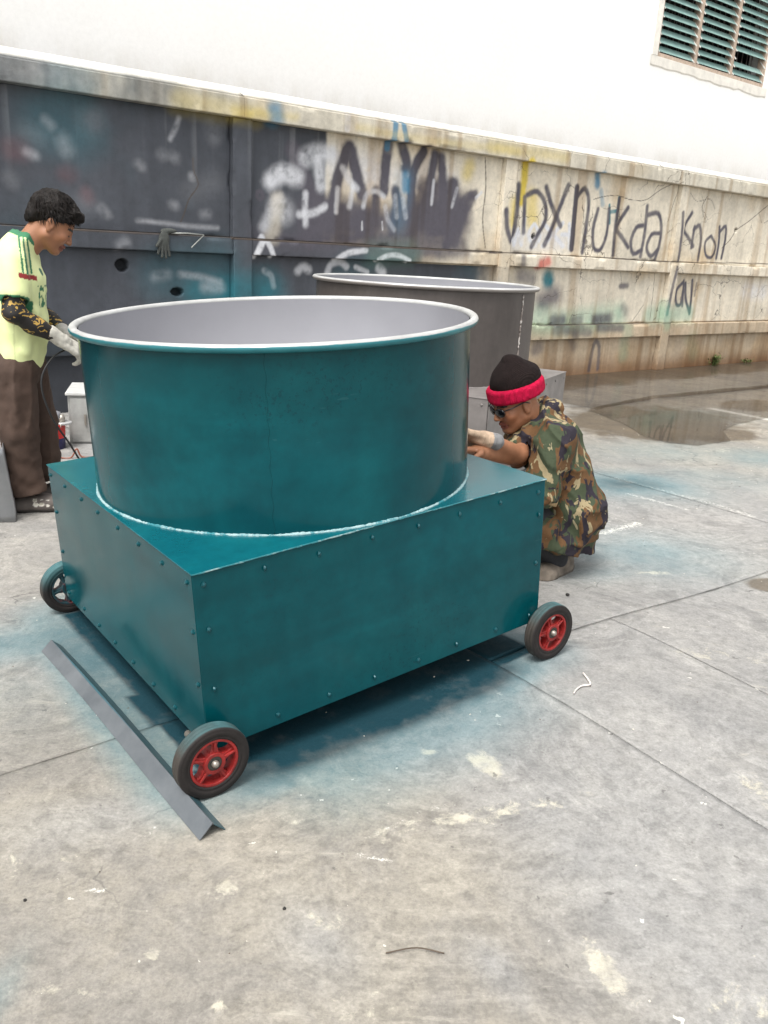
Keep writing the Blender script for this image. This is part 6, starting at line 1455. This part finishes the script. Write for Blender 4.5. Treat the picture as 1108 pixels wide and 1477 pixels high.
# cream work glove on the farther hand, grey knitted cuff
elF, wrF = np.array((-0.245, -0.290, 0.560)), np.array((-0.355, -0.375, 0.640))
dF = np.array((-0.80, -0.45, 0.20)); dF /= np.linalg.norm(dF)
def glove_paint(v, c):
    t_ = (v - wrF) @ dF; c[:] = np.array((0.47, 0.345, 0.245)) * (0.85 + 0.3 * vnoise(v * 50))[:, None]
    c[(t_ < -0.012)] = (0.20, 0.20, 0.20); c[np.abs(np.sin((t_ - 0.002) * 120)) < 0.10] *= 0.72; return c
sdf_mesh('glove', [RC(wrF - dF * 0.035, wrF + dF * 0.02, 0.034, 0.031, 0.01)] + hand_prims(wrF + dF * 0.012, dF, (0.15, -0.55, -0.8), -1, 1.08, 0.45), M_GLOVE, m2, 0.0038, paint=glove_paint,
         disp=lambda G: -0.004 * (vnoise(G * 60) - 0.5))
# knitted hat and its red turn-up
def knit(name, c, sc):
    t = NT(name); w = t.n('ShaderNodeTexWave', wave_type='BANDS', bands_direction='Y'); w.inputs['Scale'].default_value = sc; w.inputs['Distortion'].default_value = 0.6; t.l(t.tc.outputs['Object'], w.inputs['Vector'])
    f = t.noise(60, 5); t.set(Base_Color=t.ramp(f, [(0.3, tuple(0.7 * q for q in c)), (0.7, tuple(1.25 * q for q in c))]), Roughness=0.95); t.b.inputs['Specular IOR Level'].default_value = 0.15
    t.bump(t.math('ADD', w.outputs['Fac'], t.math('MULTIPLY', f, 0.6)), 0.5, 0.003); return t.m
hat = empty('knitted_hat', H2, 0)
hat.parent = m2; hat.rotation_euler = (Mh2 @ Matrix.Rotation(R_(-8), 3, 'Y')).to_euler()
crown = [EL((-0.018, 0, 0.085), (0.112, 0.094, 0.085), 0.03), RC((-0.022, 0, 0.115), (-0.016, 0.0, 0.158), 0.070, 0.036, 0.05), EL((-0.012, 0, 0.183), (0.028, 0.026, 0.013), 0.012)]
sdf_mesh('crown', crown, knit('black_knit', (0.013, 0.0085, 0.008), 70), hat, 0.005, cuts=[((0, 0, 0.05), (0, 0, -1), 0)], disp=lambda G: -0.007 * (vnoise(G * 26) - 0.5))
band = []
for k in range(28):
    a, b = 2 * math.pi * k / 28, 2 * math.pi * (k + 1) / 28
    f_ = lambda t_: np.array((-0.014 + 0.112 * math.cos(t_), 0.095 * math.sin(t_), 0.0))
    for z in (0.034, 0.050, 0.066): band.append(RC(f_(a) + np.array((0, 0, z)), f_(b) + np.array((0, 0, z)), 0.014, 0.014, 0.008))
sdf_mesh('turn_up', band, knit('red_knit', (0.40, 0.006, 0.040), 75), hat, 0.005, disp=lambda G: -0.004 * (vnoise(G * 30) - 0.5))
# sunglasses
gla = empty('sunglasses', H2, 0); gla.parent = m2; gla.rotation_euler = Mh2.to_euler()
tgm = NT('dark_lens'); tgm.set(Base_Color=(0.006, 0.006, 0.008), Roughness=0.06); M_LENS = tgm.m
for sy in (-1, 1):
    sdf_mesh('lens', [EL((0.098, sy * 0.033, 0.000), (0.008, 0.029, 0.021), 0.005, rot=Matrix.Rotation(sy * 0.28, 3, 'Z'))], M_LENS, gla, 0.0035)
m_ = MB(); m_.tube([(0.106, -0.008, 0.008), (0.108, 0, 0.010), (0.106, 0.008, 0.008)], 0.003, 6)
for sy in (-1, 1): m_.tube([(0.094, sy * 0.060, 0.012), (0.06, sy * 0.079, 0.013), (0.0, sy * 0.084, 0.012), (-0.02, sy * 0.083, -0.004)], 0.0028, 6)
m_.build('frame', M_BLK, gla, smooth=True)
